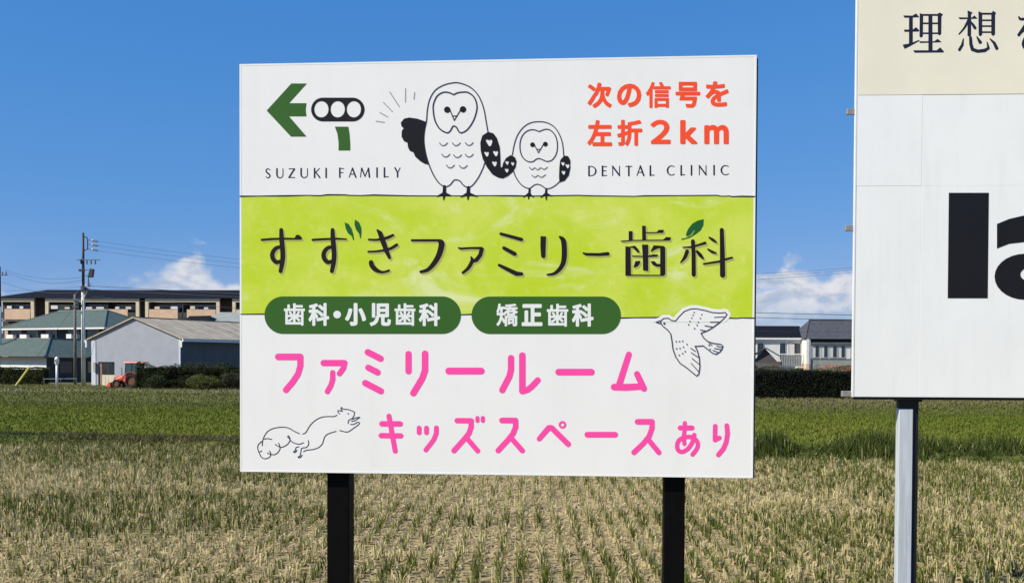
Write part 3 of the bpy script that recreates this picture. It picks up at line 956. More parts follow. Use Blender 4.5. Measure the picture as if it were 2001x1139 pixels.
# --- line drawings
def owls():
    o = (770, 140, 4.3806)
    body = Ink(*o).stroke([(803, 515), (790, 440), (765, 310), (720, 205), (650, 135), (560, 100), (500, 99), (420, 120), (350, 165), (305, 240), (285, 330), (278, 420), (262, 500), (255, 590), (270, 700), (300, 800), (340, 890), (390, 960),
                           (440, 985), (480, 970), (515, 930), (560, 935), (590, 970), (630, 992), (670, 975), (720, 910), (760, 830), (775, 785)], 4.8, smooth=True)
    body.stroke([(510, 200), (470, 182), (420, 180), (370, 210), (340, 270), (335, 330), (350, 420), (390, 490), (450, 525), (480, 510), (500, 475), (515, 468), (535, 480), (555, 515), (580, 525), (630, 495), (680, 420), (708, 330),
                 (705, 270), (680, 215), (630, 180), (580, 178), (540, 185), (510, 200)], 5.8, smooth=True)
    B.ink('owl_outline', body, .0020, M_PEN, 'outline of the larger owl')
    eyes = Ink(*o).dot(455, 328, 27).dot(590, 325, 27).stroke([(475, 320), (515, 420), (575, 320)], 4).stroke([(503, 382), (535, 382)], 4)
    B.ink('owl_eyes_and_beak', eyes, .0020, M_BLACK)
    B.ink('owl_wing', Ink(*o).fill([(277, 432), (200, 405), (130, 395), (85, 405), (58, 440), (64, 470), (82, 487), (66, 510), (65, 560), (85, 597), (115, 610), (120, 650), (135, 680), (165, 690), (182, 730), (220, 765), (262, 790), (292, 797), (270, 700), (256, 590), (263, 500)]), .0024, M_BLACK, 'raised black wing of the larger owl')
    w = Ink(*o).fill([(805, 517), (850, 530), (880, 570), (905, 650), (910, 750), (911, 818), (925, 820), (935, 780), (960, 740), (1000, 715), (1035, 735), (1048, 770), (1040, 820), (1015, 860), (975, 895), (930, 916), (890, 908), (840, 880), (795, 820), (760, 750), (742, 680), (738, 610), (755, 550)])
    def tooth(ink, cx, cy, s):
        ink.fill([(cx - s, cy - .7 * s), (cx - .5 * s, cy - s), (cx, cy - .7 * s), (cx + .7 * s, cy - s), (cx + s, cy - .3 * s), (cx + .6 * s, cy + .9 * s), (cx + .1 * s, cy + s), (cx - .3 * s, cy + .5 * s)], -1)
    for cx, cy, s in ((812, 610, 30), (790, 707, 22), (867, 702, 24), (857, 790, 23), (965, 782, 17), (1013, 790, 16), (962, 847, 18)):
        tooth(w, cx, cy, s)
    B.ink('owl_wing', w, .0024, M_BLACK, 'joined spotted wings between the two owls')
    w = Ink(*o).fill([(1455, 720), (1490, 725), (1508, 760), (1508, 830), (1495, 890), (1460, 935), (1415, 950), (1412, 900), (1415, 820), (1422, 760)])
    for cx, cy, s in ((1443, 790, 17), (1482, 810, 19), (1448, 866, 18)):
        tooth(w, cx, cy, s)
    B.ink('owl_wing', w, .0024, M_BLACK, 'spotted right wing of the smaller owl')
    fe = Ink(*o)
    for cx, cy in ((423, 620), (533, 620), (643, 618), (443, 717), (543, 722), (643, 717), (482, 810), (592, 813)):
        fe.stroke([(cx - 33, cy - 8), (cx - 15, cy + 12), (cx + 12, cy + 12), (cx + 33, cy - 8)], 4.2, smooth=True)
    fe.stroke([(1158, 820), (1180, 840), (1205, 825), (1230, 842), (1255, 825), (1285, 838), (1312, 820)], 3.6, smooth=True)
    fe.stroke([(1180, 888), (1205, 906), (1232, 890), (1260, 906), (1297, 884)], 3.6, smooth=True)
    for it in fe.items:
        g = Ink(*o)
        g.items = [it]
        B.ink('feather_mark', g, .0020, M_PENGREY)
    sm = Ink(*o).stroke([(1012, 715), (1030, 620), (1060, 540), (1110, 475), (1170, 440), (1240, 430), (1310, 440), (1370, 475), (1410, 530), (1440, 610), (1452, 720)], 4.2, smooth=True)
    sm.stroke([(1022, 850), (1040, 900), (1080, 960), (1120, 990), (1160, 1000), (1195, 975), (1225, 965), (1260, 975), (1300, 1002), (1340, 998), (1380, 975), (1415, 945)], 4.2, smooth=True)
    sm.stroke([(1240, 515), (1200, 500), (1150, 505), (1105, 540), (1080, 600), (1080, 680), (1105, 740), (1150, 772), (1190, 770), (1215, 752), (1240, 745), (1270, 755), (1310, 770), (1355, 755), (1390, 700), (1398, 620), (1380, 550), (1340, 505), (1300, 495), (1265, 505), (1240, 515)], 4.4, smooth=True)
    B.ink('owl_outline', sm, .0020, M_PEN, 'outline of the smaller owl')
    B.ink('owl_eyes_and_beak', Ink(*o).dot(1185, 627, 20).dot(1295, 622, 20).stroke([(1200, 625), (1235, 697), (1280, 620)], 3.4).stroke([(1222, 667), (1252, 667)], 3.4), .0020, M_BLACK)
    for hx, hy, r, toes in ((432, 985, 13, ((368, 1070), (425, 1098), (484, 1060))), (637, 993, 13, ((572, 1074), (632, 1098), (712, 1070))), (1160, 1005, 8, ((1108, 1074), (1150, 1092), (1192, 1074))), (1303, 1005, 8, ((1256, 1076), (1303, 1098), (1350, 1066)))):
        ft = Ink(*o)
        ft.stroke([(hx, hy, r), (hx - 3, 1045, r + 2)])
        for x, y in toes:
            ft.stroke([(hx - 3, 1045, r + 2), (x, y, 4)])
        B.ink('owl_foot', ft, .0030, M_BLACK)
owls()

def bird_and_squirrel():
    o = (1160, 560, 4.747)
    P = [(578, 330), (625, 315), (650, 295), (690, 293), (725, 315), (760, 318), (790, 280), (840, 230), (900, 207), (950, 205), (1030, 220), (1100, 240), (1170, 245), (1220, 240), (1237, 258), (1215, 290), (1170, 330), (1110, 375), (1060, 405), (995, 432),
         (1020, 475), (1060, 510), (1110, 525), (1180, 535), (1198, 550), (1190, 580), (1170, 605), (1135, 628), (1100, 615), (1050, 575), (1015, 548), (970, 552), (940, 552), (960, 590), (980, 660), (985, 740), (975, 810), (955, 828), (920, 800), (860, 750), (800, 710), (760, 650), (735, 580), (725, 500), (715, 440), (690, 405), (640, 365), (625, 345)]
    B.ink('bird_ground', Ink(*o).fill(P).fill([(0, 295), (1600, 295), (1600, 1300), (0, 1300)], -1), .00135, M_FACE, 'white outline field round the flying bird', grow=7.2)
    i = Ink(*o).stroke(P + [P[0]], 4.6).stroke([(625, 315), (622, 330), (625, 345)], 4).dot(655, 342, 10)
    for s in (((1120, 285), (1210, 280)), ((1080, 328), (1165, 328)), ((1030, 362), (1110, 375)), ((990, 400), (1045, 412)), ((900, 570), (945, 600)), ((905, 612), (970, 655)), ((912, 665), (980, 720)), ((905, 710), (975, 790)), ((1140, 550), (1190, 562)), ((1120, 572), (1182, 582)), ((1105, 590), (1155, 610))):
        i.stroke(s, 3.8)
    B.ink('bird_drawing', i, .0027, M_PEN, 'pen drawing of a flying bird')
    for x, y in ((932, 240), (922, 265), (910, 292), (893, 322), (880, 352), (1003, 260), (990, 294), (970, 330), (958, 357), (935, 388), (765, 508), (795, 508), (825, 505), (865, 535), (768, 575), (800, 572), (832, 560), (848, 600), (825, 620), (793, 635), (1075, 530), (1070, 545), (1092, 540), (1080, 580)):
        B.ink('bird_spot', Ink(*o).dot(x, y, 7), .0027, M_PENGREY)
    s = (480, 770, 5.885)
    i = Ink(*s)
    for q in ([(190, 590), (195, 540), (210, 490), (250, 430), (310, 395), (380, 380), (450, 378), (510, 395), (560, 425), (620, 452)],
              [(655, 455), (690, 440), (740, 360), (800, 300), (870, 265), (940, 255), (1010, 255), (1050, 240)],
              [(1080, 225), (1060, 200), (1070, 185), (1110, 195), (1095, 165), (1105, 150), (1120, 170), (1180, 175), (1230, 195), (1250, 205), (1245, 245), (1225, 275), (1185, 300), (1178, 335)],
              [(1215, 310), (1250, 305), (1290, 280), (1312, 264), (1260, 272), (1230, 290)],
              [(1205, 345), (1240, 345), (1290, 320), (1308, 332), (1290, 355), (1240, 390), (1190, 425), (1150, 432), (1080, 415)],
              [(1040, 425), (960, 450), (915, 480), (895, 530), (880, 570), (840, 610), (780, 632), (700, 642), (665, 658)],
              [(720, 530), (725, 570), (700, 608), (645, 620), (635, 660), (625, 705), (602, 722), (625, 728), (650, 698)],
              [(612, 602), (580, 612), (568, 648), (548, 660), (570, 668), (590, 640)],
              [(665, 555), (620, 572), (560, 560), (515, 530), (508, 500), (492, 476), (485, 492), (510, 522), (490, 565), (450, 595), (400, 608), (340, 575)],
              [(380, 560), (395, 610), (385, 650), (340, 690), (290, 690), (250, 675)],
              [(275, 650), (290, 690), (270, 725), (220, 740), (180, 720), (160, 680), (140, 630), (145, 580), (185, 540)],
              [(215, 515), (250, 508), (300, 518)], [(165, 660), (185, 650)]):
        i.stroke(q, 5.0, smooth=True)
    i.dot(1180, 222, 8)
    B.ink('squirrel_drawing', i, .0014, M_PEN, 'pen drawing of a leaping squirrel')
bird_and_squirrel()

# ------------------------------------------------------------------ the big billboard on the right
RZ2 = math.radians(-2.6)
P2 = Vector((3.5228, 10.0388, 0.0))           # left edge of the face
big = empty('large_billboard', (P2.x, P2.y, 0), RZ2, 'tall white billboard with beige top strip and grey post, at the right edge', 'billboard')
G = Board(big, RZ2, P2)
zb2 = (G.loc(1668, 775).z + G.loc(2001, 777).z) / 2
zs = G.loc(1850, 363).z                       # horizontal panel joint
zc = (G.loc(1672, 187).z + G.loc(2001, 183).z) / 2   # lower edge of the beige strip
xv = G.loc(1802, 260).x                       # upright panel joint
x1b, ztop = 5.46, 7.25

def board_extra(t, col, tc):
    mp = t.new('ShaderNodeMapping')
    mp.inputs['Scale'].default_value = (5.0, 1.0, 0.5)
    t.link(tc.outputs['Object'], mp.inputs['Vector'])
    n = t.noise(mp.outputs[0], 1.6, 7, 0.68)
    c = t.mix(t.math('MULTIPLY', t.smooth(n, 0.48, 0.85), 0.22), col, (0.52, 0.53, 0.52, 1))
    n2 = t.noise(tc.outputs['Object'], 23, 3, 0.5)
    return t.mix(t.math('MULTIPLY', t.smooth(n2, 0.72, 0.8), 0.22), c, (0.4, 0.39, 0.36, 1))
M_BOARD = mat('board_white_sheet', (0.905, 0.905, 0.885), 0.33, 0.02, 1.2, 0.06, spec=0.45, extra=board_extra, bscale=1.3)
M_BEIGE = mat('board_beige_print', (0.89, 0.82, 0.655), 0.36, 0.03, 1.2, 0.06, spec=0.45, bscale=1.3)
cols = [0.0, xv, xv + 1.82, xv + 3.64, x1b]
rows = [zb2, zs, zs + 1.82, ztop]
gap = .0008
for a, b in zip(cols[:-1], cols[1:]):
    for k, (lo, hi) in enumerate(zip(rows[:-1], rows[1:])):
        jog = random.uniform(-.0012, .0012)
        MB().box(a + gap, b - gap, jog, .012, lo + gap, hi - gap).build('sheet_panel', M_BOARD, big, bevel=.0012)
# printed beige strip lies over the sheets
MB().box(.016, x1b - .016, -.0030, -.0022, zc, ztop - .012).build('beige_strip', M_BEIGE, big)
MB().box(-.010, .008, -.004, .03, zb2 - .004, ztop + .006).build('edge_trim', mat('board_trim', (0.82, 0.82, 0.80), .35, .03), big, bevel=.002)
MB().box(x1b - .012, x1b + .012, -.008, .03, zb2 - .004, ztop + .006).build('edge_trim', MATS['board_trim'], big, bevel=.002)
M_DSTEEL = mat('board_dark_steel', (0.010, 0.013, 0.018), .5, .15, 6, spec=.3)
MB().box(.02, x1b - .02, .0125, .075, zb2 - .028, zb2 + .02).build('bottom_rail', M_DSTEEL, big, bevel=.004)
M_GALV = mat('galvanised_angle', (0.42, 0.40, 0.37), .45, .2, 9, .1, metallic=.5)
for py, xa in ((217, 1656), (445, 1653), (769, 1646)):
    q = G.loc(xa, py)
    MB().box(q.x, x1b + .09, .0127, .055, q.z - .032, q.z + .028).build('cross_rail', M_GALV, big, bevel=.004)
M_PLATE = mat('galvanised_plate', (0.66, 0.70, 0.76), .4, .1, 4.0, .1, metallic=.25, streak=(9, 9, .45))
for off in (0.0, 3.75):
    # galvanised column with a dark flange along its right side
    a, b, c = G.loc(1761, 900).x + off, G.loc(1788.5, 900).x + off, G.loc(1801, 900).x + off
    zp = G.loc(1770, 799).z
    MB().box(a, b, .075, .175, -.03, zp).build('post', M_PLATE, big, bevel=.005)
    MB().box(a + .002, b + .002, .08, .172, zp + .001, ztop - .3).build('post_head', M_DSTEEL, big, bevel=.005)
    MB().box(b + .0025, c, .10, .15, -.03, ztop - .3).build('flange', M_DSTEEL, big, bevel=.004)
    MB().box(a - .015, c + .03, .076, .19, zb2 - .05, zb2 - .0285).build('bracket', M_DSTEEL, big, bevel=.003)
    MB().box(a - .2, c + .2, -.12, .45, -.2, .04).build('footing', M_CONC, big, bevel=.02)

def big_print():
    o = (1640, 0, 5.177)
    ri = Ink(*o)
    ri.fill([(648, 163), (740, 165), (775, 143), (806, 178), (660, 183)]).fill([(655, 306), (742, 306), (775, 282), (806, 312), (800, 322), (660, 325)])
    ri.fill([(706, 178), (740, 178), (740, 436), (806, 410), (806, 418), (715, 470), (660, 497), (642, 458), (706, 447)])
    ri.fill([(815, 140), (845, 152), (842, 372), (825, 384), (812, 374)]).stroke([(835, 156), (1000, 156)], 7.5).fill([(990, 150), (1015, 134), (1046, 152), (1030, 172), (1028, 348), (1012, 362), (998, 350), (996, 160)])
    ri.stroke([(840, 241), (1000, 241)], 6.5).stroke([(840, 341), (1000, 341)], 6.5).fill([(902, 150), (938, 150), (940, 525), (902, 525)])
    ri.fill([(808, 424), (960, 424), (994, 400), (1030, 430), (820, 438)]).fill([(748, 515), (985, 515), (1020, 486), (1056, 526), (1050, 534), (762, 536)])
    B2 = (('理', ri),)
    so = Ink(*o)
    so.fill([(1205, 182), (1340, 184), (1366, 164), (1394, 192), (1220, 198)]).fill([(1297, 113), (1345, 133), (1330, 150), (1330, 362), (1314, 376), (1297, 366), (1300, 150)])
    so.stroke([(1308, 205, 12), (1265, 285, 9), (1210, 350, 5)], smooth=True).stroke([(1332, 228, 6), (1352, 258, 12), (1372, 288, 13)])
    so.fill([(1408, 122), (1442, 136), (1442, 356), (1424, 370), (1410, 358)]).stroke([(1430, 144), (1550, 144)], 8).fill([(1538, 140), (1555, 116), (1583, 136), (1573, 152), (1572, 352), (1554, 368), (1538, 352)])
    for y in (210, 269, 330):
        so.stroke([(1430, y), (1545, y)], 6.5)
    so.stroke([(1254, 398, 4), (1243, 460, 12), (1214, 508, 13)]).stroke([(1326, 385, 13), (1330, 450, 15), (1346, 505, 16), (1400, 523, 15), (1470, 515, 16), (1508, 492, 12), (1494, 430, 3)])
    so.stroke([(1390, 376, 4), (1424, 432, 16)]).stroke([(1524, 398, 4), (1566, 440, 13), (1592, 494, 15)])
    wo = Ink(*o)
    wo.stroke([(1815, 176, 6), (1845, 200, 12), (1990, 172, 12), (2060, 150, 10)], smooth=True).stroke([(1935, 110, 10), (1895, 230, 12), (1815, 358, 14)], smooth=True)
    wo.stroke([(1820, 352, 8), (1900, 285, 12), (1955, 290, 13), (1965, 370, 12)], smooth=True).stroke([(2080, 250, 10), (1930, 330, 12), (1865, 420, 13), (1868, 480, 13), (1930, 515, 14), (2075, 505, 10)], smooth=True)
    for c, i in (('理', ri), ('想', so), ('を', wo)):
        G.ink('character', i, .0042, M_NAVY, 'navy serif character ' + c, grow=.4)
    o = (1640, 200, 2.712)
    G.ink('character', Ink(*o).fill([(580, 480), (792, 480), (786, 1038), (574, 1038)]), .0032, M_BLACK, 'huge black letter l')
    a = Ink(*o).fill([(835, 645), (900, 618), (979, 600), (1080, 592), (1190, 615), (1270, 680), (1305, 770), (1305, 1036), (1100, 1036), (1096, 960), (1097, 810), (1070, 760), (1020, 742), (979, 741), (900, 750), (835, 775)])
    a.ellipse(985, 924, 163, 122).ellipse(1035, 912, 76, 42, -1)
    G.ink('character', a, .0032, M_BLACK, 'huge black letter a cut by the photo edge')
big_print()

# ------------------------------------------------------------------ vegetation
def leaf_cloud(n, sampler, size, tint_a, tint_b, name, parent, jit=.3):
    """many small leaf-sized quads at sampled points"""
    P = sampler(n)
    n = len(P)
    u = rng.normal(size=(n, 3)); u /= np.linalg.norm(u, axis=1)[:, None]
    w = rng.normal(size=(n, 3)); w -= (w * u).sum(1)[:, None] * u
    w /= np.linalg.norm(w, axis=1)[:, None]
    s = rng.uniform(.6, 1.3, n)[:, None] * size
    V = np.stack([P - u * s, P - w * s * .45, P + u * s, P + w * s * .45], axis=1)
    T = tintmix(tint_a, tint_b, np.clip(vnoise(P[:, 0] * 1.3, P[:, 2] * 1.6 + P[:, 1], 4) * 1.8 - .4, 0, 1), jit)
    return array_mesh(name, V.reshape(-1, 3), np.arange(n * 4), 4, leaf_mat('bush_leaf'), T, parent)

M_TWIG = mat('twigs', (0.010, 0.011, 0.005), .95, .3, 4, .5, spec=.05)
M_BARK = mat('bark', (0.12, 0.09, 0.06), .95, .3, 6, .6, spec=.1)

def hedge(label, x0, x1, y0, y1, h, n, ta, tb, rz=0, name='hedge', group=None, rough=.12):
    """clipped hedge: a twiggy core and a coat of leaves with an uneven outline"""
    cx, cy = (x0 + x1) / 2, (y0 + y1) / 2
    root = empty(name, (cx, cy, 0), rz, label, 'hedge', group)
    lx, ly = (x1 - x0) / 2, (y1 - y0) / 2
    m = MB()
    k = max(4, int(lx * 2))
    for i in range(k):
        a, b = -lx + .12 + (2 * lx - .24) * i / k, -lx + .12 + (2 * lx - .24) * (i + 1) / k
        m.box(a, b + .01 * (i % 2), -ly + .14 + random.uniform(0, .05), ly - .14, 0.02, h - .14 + random.uniform(-.06, .04))
    m.build('twig_mass', M_TWIG, root)
    def smp(n):
        f = rng.uniform(0, 1, n)
        a, t = 2 * lx * h, 2 * lx * 2 * ly
        e = 2 * ly * h
        tot = a + t + 2 * e
        x, y, z = rng.uniform(-lx, lx, n), rng.uniform(-ly, ly, n), rng.uniform(0, 1, n) ** .85 * h
        fr, tp = f < a / tot, (f >= a / tot) & (f < (a + t) / tot)
        en = f >= (a + t) / tot
        y = np.where(fr, -ly + rng.exponential(.05, n), y)
        z = np.where(tp, h - rng.exponential(.05, n), z)
        x = np.where(en, np.sign(x) * (lx - rng.exponential(.05, n)), x)
        bump = (vnoise(x * 1.1 + cx, y * 1.1, 6) - .5) * rough * 2.2
        z = z + np.where(z > h * .6, bump, 0)
        y = y - np.where(fr, (vnoise(x * .9 + cx, z * 1.2, 7) - .5) * rough * 2, 0)
        return np.stack([x, y, np.maximum(z, .02)], 1)
    leaf_cloud(n, smp, .055, ta, tb, 'foliage', root)
    return root

def bush(label, px, py, Y, rx, h, n, ta, tb, name='bush', ry=None):
    p = foot(px, Y)
    root = empty(name, p, 0, label, 'bush')
    ry = ry or rx * .8
    m = MB()
    for i in range(5):
        a = random.uniform(0, 6.28)
        m.tube([(0.1 * math.cos(a), .1 * math.sin(a), 0), (rx * .35 * math.cos(a), ry * .35 * math.sin(a), h * .4), (rx * .55 * math.cos(a + .3), ry * .55 * math.sin(a + .3), h * .75)], [.035, .025, .012], 6)
    m.build('stem', M_BARK, root)
    lobes = [(random.uniform(-.45, .45) * rx, random.uniform(-.4, .4) * ry, h * random.uniform(.35, .68), random.uniform(.4, .62)) for _ in range(9)]
    def smp(n):
        k = rng.integers(0, len(lobes), n)
        L = np.array(lobes)[k]
        d = rng.normal(size=(n, 3)); d /= np.linalg.norm(d, axis=1)[:, None]
        r = rng.uniform(.55, 1.0, n)[:, None]
        P = L[:, :3] + d * r * L[:, 3:4] * np.array([rx, ry, h * .62])
        return P[P[:, 2] > .03]
    leaf_cloud(n, smp, .06, ta, tb, 'foliage', root)
    return root

def tree(label, x, y, h, r, n, ta, tb):
    root = empty('tree', (x, y, 0), 0, label, 'tree')
    m = MB()
    m.tube([(0, 0, -.1), (.05, 0, h * .25), (.0, .05, h * .5), (.1, 0, h * .8)], [.22, .17, .12, .04], 8)
    lobes = []
    for i in range(14):
        a = i * 2.4
        z = h * random.uniform(.42, .86)
        rr = r * random.uniform(.25, .75) * (1.1 - abs(z / h - .6))
        q = (rr * math.cos(a), rr * math.sin(a), z)
        m.tube([(0, 0, z - h * .16), (q[0] * .5, q[1] * .5, z - h * .06), q], [.07, .045, .02], 5)
        lobes.append((*q, r * random.uniform(.3, .5)))
    m.build('trunk', M_BARK, root)
    def smp(n):
        L = np.array(lobes)[rng.integers(0, len(lobes), n)]
        d = rng.normal(size=(n, 3)); d /= np.linalg.norm(d, axis=1)[:, None]
        return L[:, :3] + d * (rng.uniform(.3, 1, n) ** .6)[:, None] * L[:, 3:4] * np.array([1, 1, .8])
    leaf_cloud(n, smp, .09, ta, tb, 'crown', root)
    return root

DK, DK2 = (0.028, 0.040, 0.014), (0.055, 0.07, 0.022)

# ------------------------------------------------------------------ buildings, left
V25 = math.radians(-25)
M_GREENTILE = mat('roof_green_tile', (0.085, 0.115, 0.092), .6, .18, 3, .2)
M_DARKTILE = mat('roof_dark_tile', (0.010, 0.009, 0.012), .7, .2, 3, .2, spec=.12)
M_GREYTILE = mat('roof_grey_tile', (0.075, 0.075, 0.08), .6, .2, 3, .2)
M_PALEROOF = mat('roof_pale_sheet', (0.43, 0.36, 0.26), .65, .15, 1.2, .2)
M_PALEROOF2 = mat('roof_grey_green_sheet', (0.30, 0.315, 0.28), .65, .15, 1.2, .2)
M_WHITEWALL = mat('wall_white', (0.74, 0.73, 0.70), .8, .06, 1.5)
M_CREAM = mat('wall_cream', (0.74, 0.60, 0.42), .8, .06, 1.5)
M_PEACH = mat('wall_peach', (0.74, 0.50, 0.33), .8, .08, 1.5)
M_BROWN = mat('wall_brown', (0.085, 0.055, 0.042), .8, .15, 3)
M_DKWALL = mat('wall_dark_grey', (0.055, 0.055, 0.062), .8, .15, 2)
M_GLASS = mat('window_glass', (0.018, 0.022, 0.03), .08, .1, 1.0, spec=.8)
M_WFRAME = mat('window_frame_aluminium', (0.55, 0.55, 0.55), .4, .05, 4, metallic=.3)
M_FASCIA = mat('fascia_white', (0.78, 0.77, 0.74), .6, .05, 3)
M_GREYWALL = mat('wall_concrete_grey', (0.30, 0.30, 0.28), .85, .12, 2)
M_BARN = mat('barn_pale_blue_sheet', (0.30, 0.315, 0.365), .55, .05, 1.0)
M_BARNDK = mat('barn_shaded_sheet', (0.105, 0.11, 0.115), .6, .1, 1.0)  # darker barn sheet for the right wall: its shade put into the colour

def window(parent, x0, x1, y, z0, z1, panes=2, blind=None):
    """framed window standing on a wall facing -y, with its panes as sub-parts"""
    f = MB()
    f.box(x0 - .05, x1 + .05, y - .06, y + .02, z0 - .06, z0).box(x0 - .05, x1 + .05, y - .06, y + .02, z1, z1 + .05)
    f.box(x0 - .05, x0, y - .06, y + .02, z0 + .001, z1 - .001).box(x1, x1 + .05, y - .06, y + .02, z0 + .001, z1 - .001)
    o = f.build('window', M_WFRAME, parent)
    w = (x1 - x0) / panes
    for k in range(panes):
        MB().box(x0 + k * w + .02, x0 + (k + 1) * w - .02, y - .03 - .015 * (k % 2), y - .012 - .015 * (k % 2), z0 + .005, z1 - .005).build('pane', blind if blind and k % 2 == 0 else M_GLASS, o)
    return o

M_BLIND = mat('window_curtain', (0.62, 0.60, 0.56), .8, .05, 4)

def apartments():
    Y = 135.0
    rz = math.radians(-2)
    o = foot(-6, Y)
    root = empty('apartment_block', o, rz, 'long brown three storey apartment block with cream framed balconies, behind the green roofs', 'building')
    A = Board(root, rz, o)
    X = lambda px: A.loc(px, 600).x
    Z = lambda py, px=200: A.loc(px, py).z
    L = X(820)
    zt = Z(583)
    MB().box(0, L, 1.5, 10, 0, zt).build('wall', M_BROWN, root)
    # shallow hipped roof
    zr = Z(569.5, 300) + .55
    m = MB()
    a, b, c, d = (-.7, -.5, zt + .02), (L + .7, -.5, zt + .02), (L + .7, 10.7, zt + .02), (-.7, 10.7, zt + .02)
    e, f = (4.6, 5.0, zr), (L - 4.6, 5.0, zr)
    m.poly([a, b, f, e]).poly([b, c, f]).poly([c, d, e, f]).poly([d, a, e]).poly([d, c, b, a])
    m.build('roof', M_DARKTILE, root)
    segs = [(-4, 68), (90, 273), (285, 430), (455, 610), (625, 800)]
    fh = 3.0
    for s0, s1 in segs:
        x0, x1 = max(X(s0), .05), X(s1)
        # the lit frame round each run of balconies
        MB().box(x0, x1, -.25, .1, zt - .5, zt - .01).build('balcony_frame', M_CREAM, root)
        for xx in (x0, x1 - .45):
            MB().box(xx, xx + .45, -.24, .11, .3, zt - .502).build('balcony_frame', M_CREAM, root)
        for fl in range(3):
            zf = zt - 2.95 - fh * fl
            MB().box(x0 + .46, x1 - .46, -.1, 1.49, zf - .2, zf).build('balcony_floor', M_GREYWALL, root)
            n = max(1, round((x1 - x0) / 5.2))
            w = (x1 - x0 - .95) / n
            for k in range(n):
                u0 = x0 + .48 + k * w
                part = random.choice((.72, .86, .95)) * w
                sh = random.choice((0, w - part - .1))
                if not (s0 == 90 and k == 0 and fl == 0):
                    MB().box(u0 + sh + .05, u0 + sh + part, -.2, -.08, zf + .02, zf + 1.45).build('balcony_parapet', M_PEACH, root)
                # glass railing for the rest of the bay
                ra, rb = (u0 + .05, u0 + sh - .02) if sh else (u0 + part + .02, u0 + w - .02)
                if rb - ra > .3:
                    MB().box(ra, rb, -.17, -.13, zf + .15, zf + 1.05).build('balcony_railing', M_DKWALL, root)
                if k:
                    MB().box(u0 - .06, u0 + .06, -.05, 1.49, zf + .02, zf + 2.4).build('divider', M_DKWALL, root)
                window(root, u0 + .6, u0 + w - .6, 1.49, zf + .1, zf + 2.1, 2, M_BLIND if random.random() < .4 else None)
                if fl == 0:
                    for q in (u0 + w * random.uniform(.08, .3), u0 + w * random.uniform(.5, .78)):
                        MB().box(q, q + random.uniform(.5, 1.1), -.235, -.05, zf + 1.452, zf + random.uniform(1.7, 1.95)).build('pale_block', random.choice((M_WHITEWALL, M_WHITEWALL, M_CREAM)), root, bevel=.02)  # pale blocks along the parapet tops
    return root
apartments()

def green_house():
    # two-storey main house
    o = foot(204, 103)
    root = empty('green_roof_house', o, V25, 'two storey dark house with green hipped roofs and white gutter, left of the barn', 'house')
    L, D, ze, zr = 16.7, 9.0, 5.58, 7.68
    MB().box(-L + .8, -.8, .8, D - .8, 0, ze - .12).build('wall', M_DKWALL, root)
    m = MB()
    a, b, c, d = (-L, 0, ze), (0, 0, ze), (0, D, ze), (-L, D, ze)
    e, f = (-L + 4.5, 4.5, zr), (-4.5, 4.5, zr)
    r = m.poly([a, b, f, e]).poly([b, c, f]).poly([c, d, e, f]).poly([d, a, e]).poly([d, c, b, a]).build('roof', M_GREENTILE, root)
    MB().tube([a, e], .1, 6).tube([b, f], .1, 6).tube([c, f], .1, 6).tube([e, f], .12, 6).build('ridge_tiles', M_GREENTILE, r)
    MB().box(-L - .06, .06, -.1, .02, ze - .14, ze + .03).build('gutter', M_FASCIA, root)
    MB().box(.022, .12, -.0, D, ze - .14, ze + .03).build('gutter', M_FASCIA, root)
    # upstairs windows and the white blocks below them
    for x in (-15.2, -12.6, -9.6, -6.2, -3.2):
        window(root, x, x + 1.5, .8, 4.55, 5.35, 2)
    for x, w in ((-15.6, 1.1), (-13.4, 1.1), (-10.0, 1.2), (-6.1, .8), (-4.9, .45)):
        MB().box(x, x + w, .35, .79, 4.38, 4.95).build('balcony_panel', M_FASCIA, root, bevel=.02)
    MB().box(-16.5, -10.4, .2, .79, 4.08, 4.3).build('balcony_slab', M_FASCIA, root)
    # single-storey wing in front with an L-shaped hipped roof
    o2 = foot(88, 92)
    w = empty('green_roof_annex', o2, V25, 'single storey white annex with green hipped roof, in front of the green roofed house', 'house')
    ze, zr = 2.5, 4.24
    m = MB()
    P = {'a': (-18, 0, ze), 'b': (0, 0, ze), 'c': (0, 11.5, ze), 'd': (-7, 11.5, ze), 'e': (-7, 7, ze), 'f': (-18, 7, ze),
         'r0': (-18, 3.5, zr), 'r1': (-3.5, 3.5, zr), 'r2': (-3.5, 11.5, zr)}
    g = lambda s: [P[k] for k in s.split()]
    r = m.poly(g('a b r1 r0')).poly(g('b c r2 r1')).poly(g('r1 r2 d e')).poly(g('r0 r1 e f')).poly(g('c d r2')).poly(g('a r0 f')).build('roof', M_GREENTILE, w)
    MB().tube([P['b'], P['r1']], .1, 6).tube([P['r0'], P['r1'], P['r2']], .11, 6).build('ridge_tiles', M_GREENTILE, r)
    MB().box(-17.5, -.7, .7, 6.4, 0, ze - .1).build('wall', M_WHITEWALL, w)
    MB().box(-6.4, -.72, 6.4, 11, 0, ze - .1).build('wall', M_DKWALL, w)  # rear wing in dark grey, the shade of this side put into the colour
    MB().box(-.69, -.66, .75, 11, 0.02, ze - .12).build('shaded_side_sheet', M_DKWALL, w)  # dark sheet over the right wall, stands in for the shade there
    MB().slab([(-17.9, .1, ze - .04), (-.1, .1, ze - .04), (-.1, .7, ze - .04), (-17.9, .7, ze - .04)], .14).build('soffit', M_BROWN, w)
    for x in (-16, -12.5, -9):
        window(w, x, x + 1.8, .7, .9, 2.0, 2)
    for y in (2.2, 5.5, 8.5):
        MB().box(-.655, -.64, y, y + 1.4, .9, 2.0).build('side_window', M_GLASS, w)
green_house()

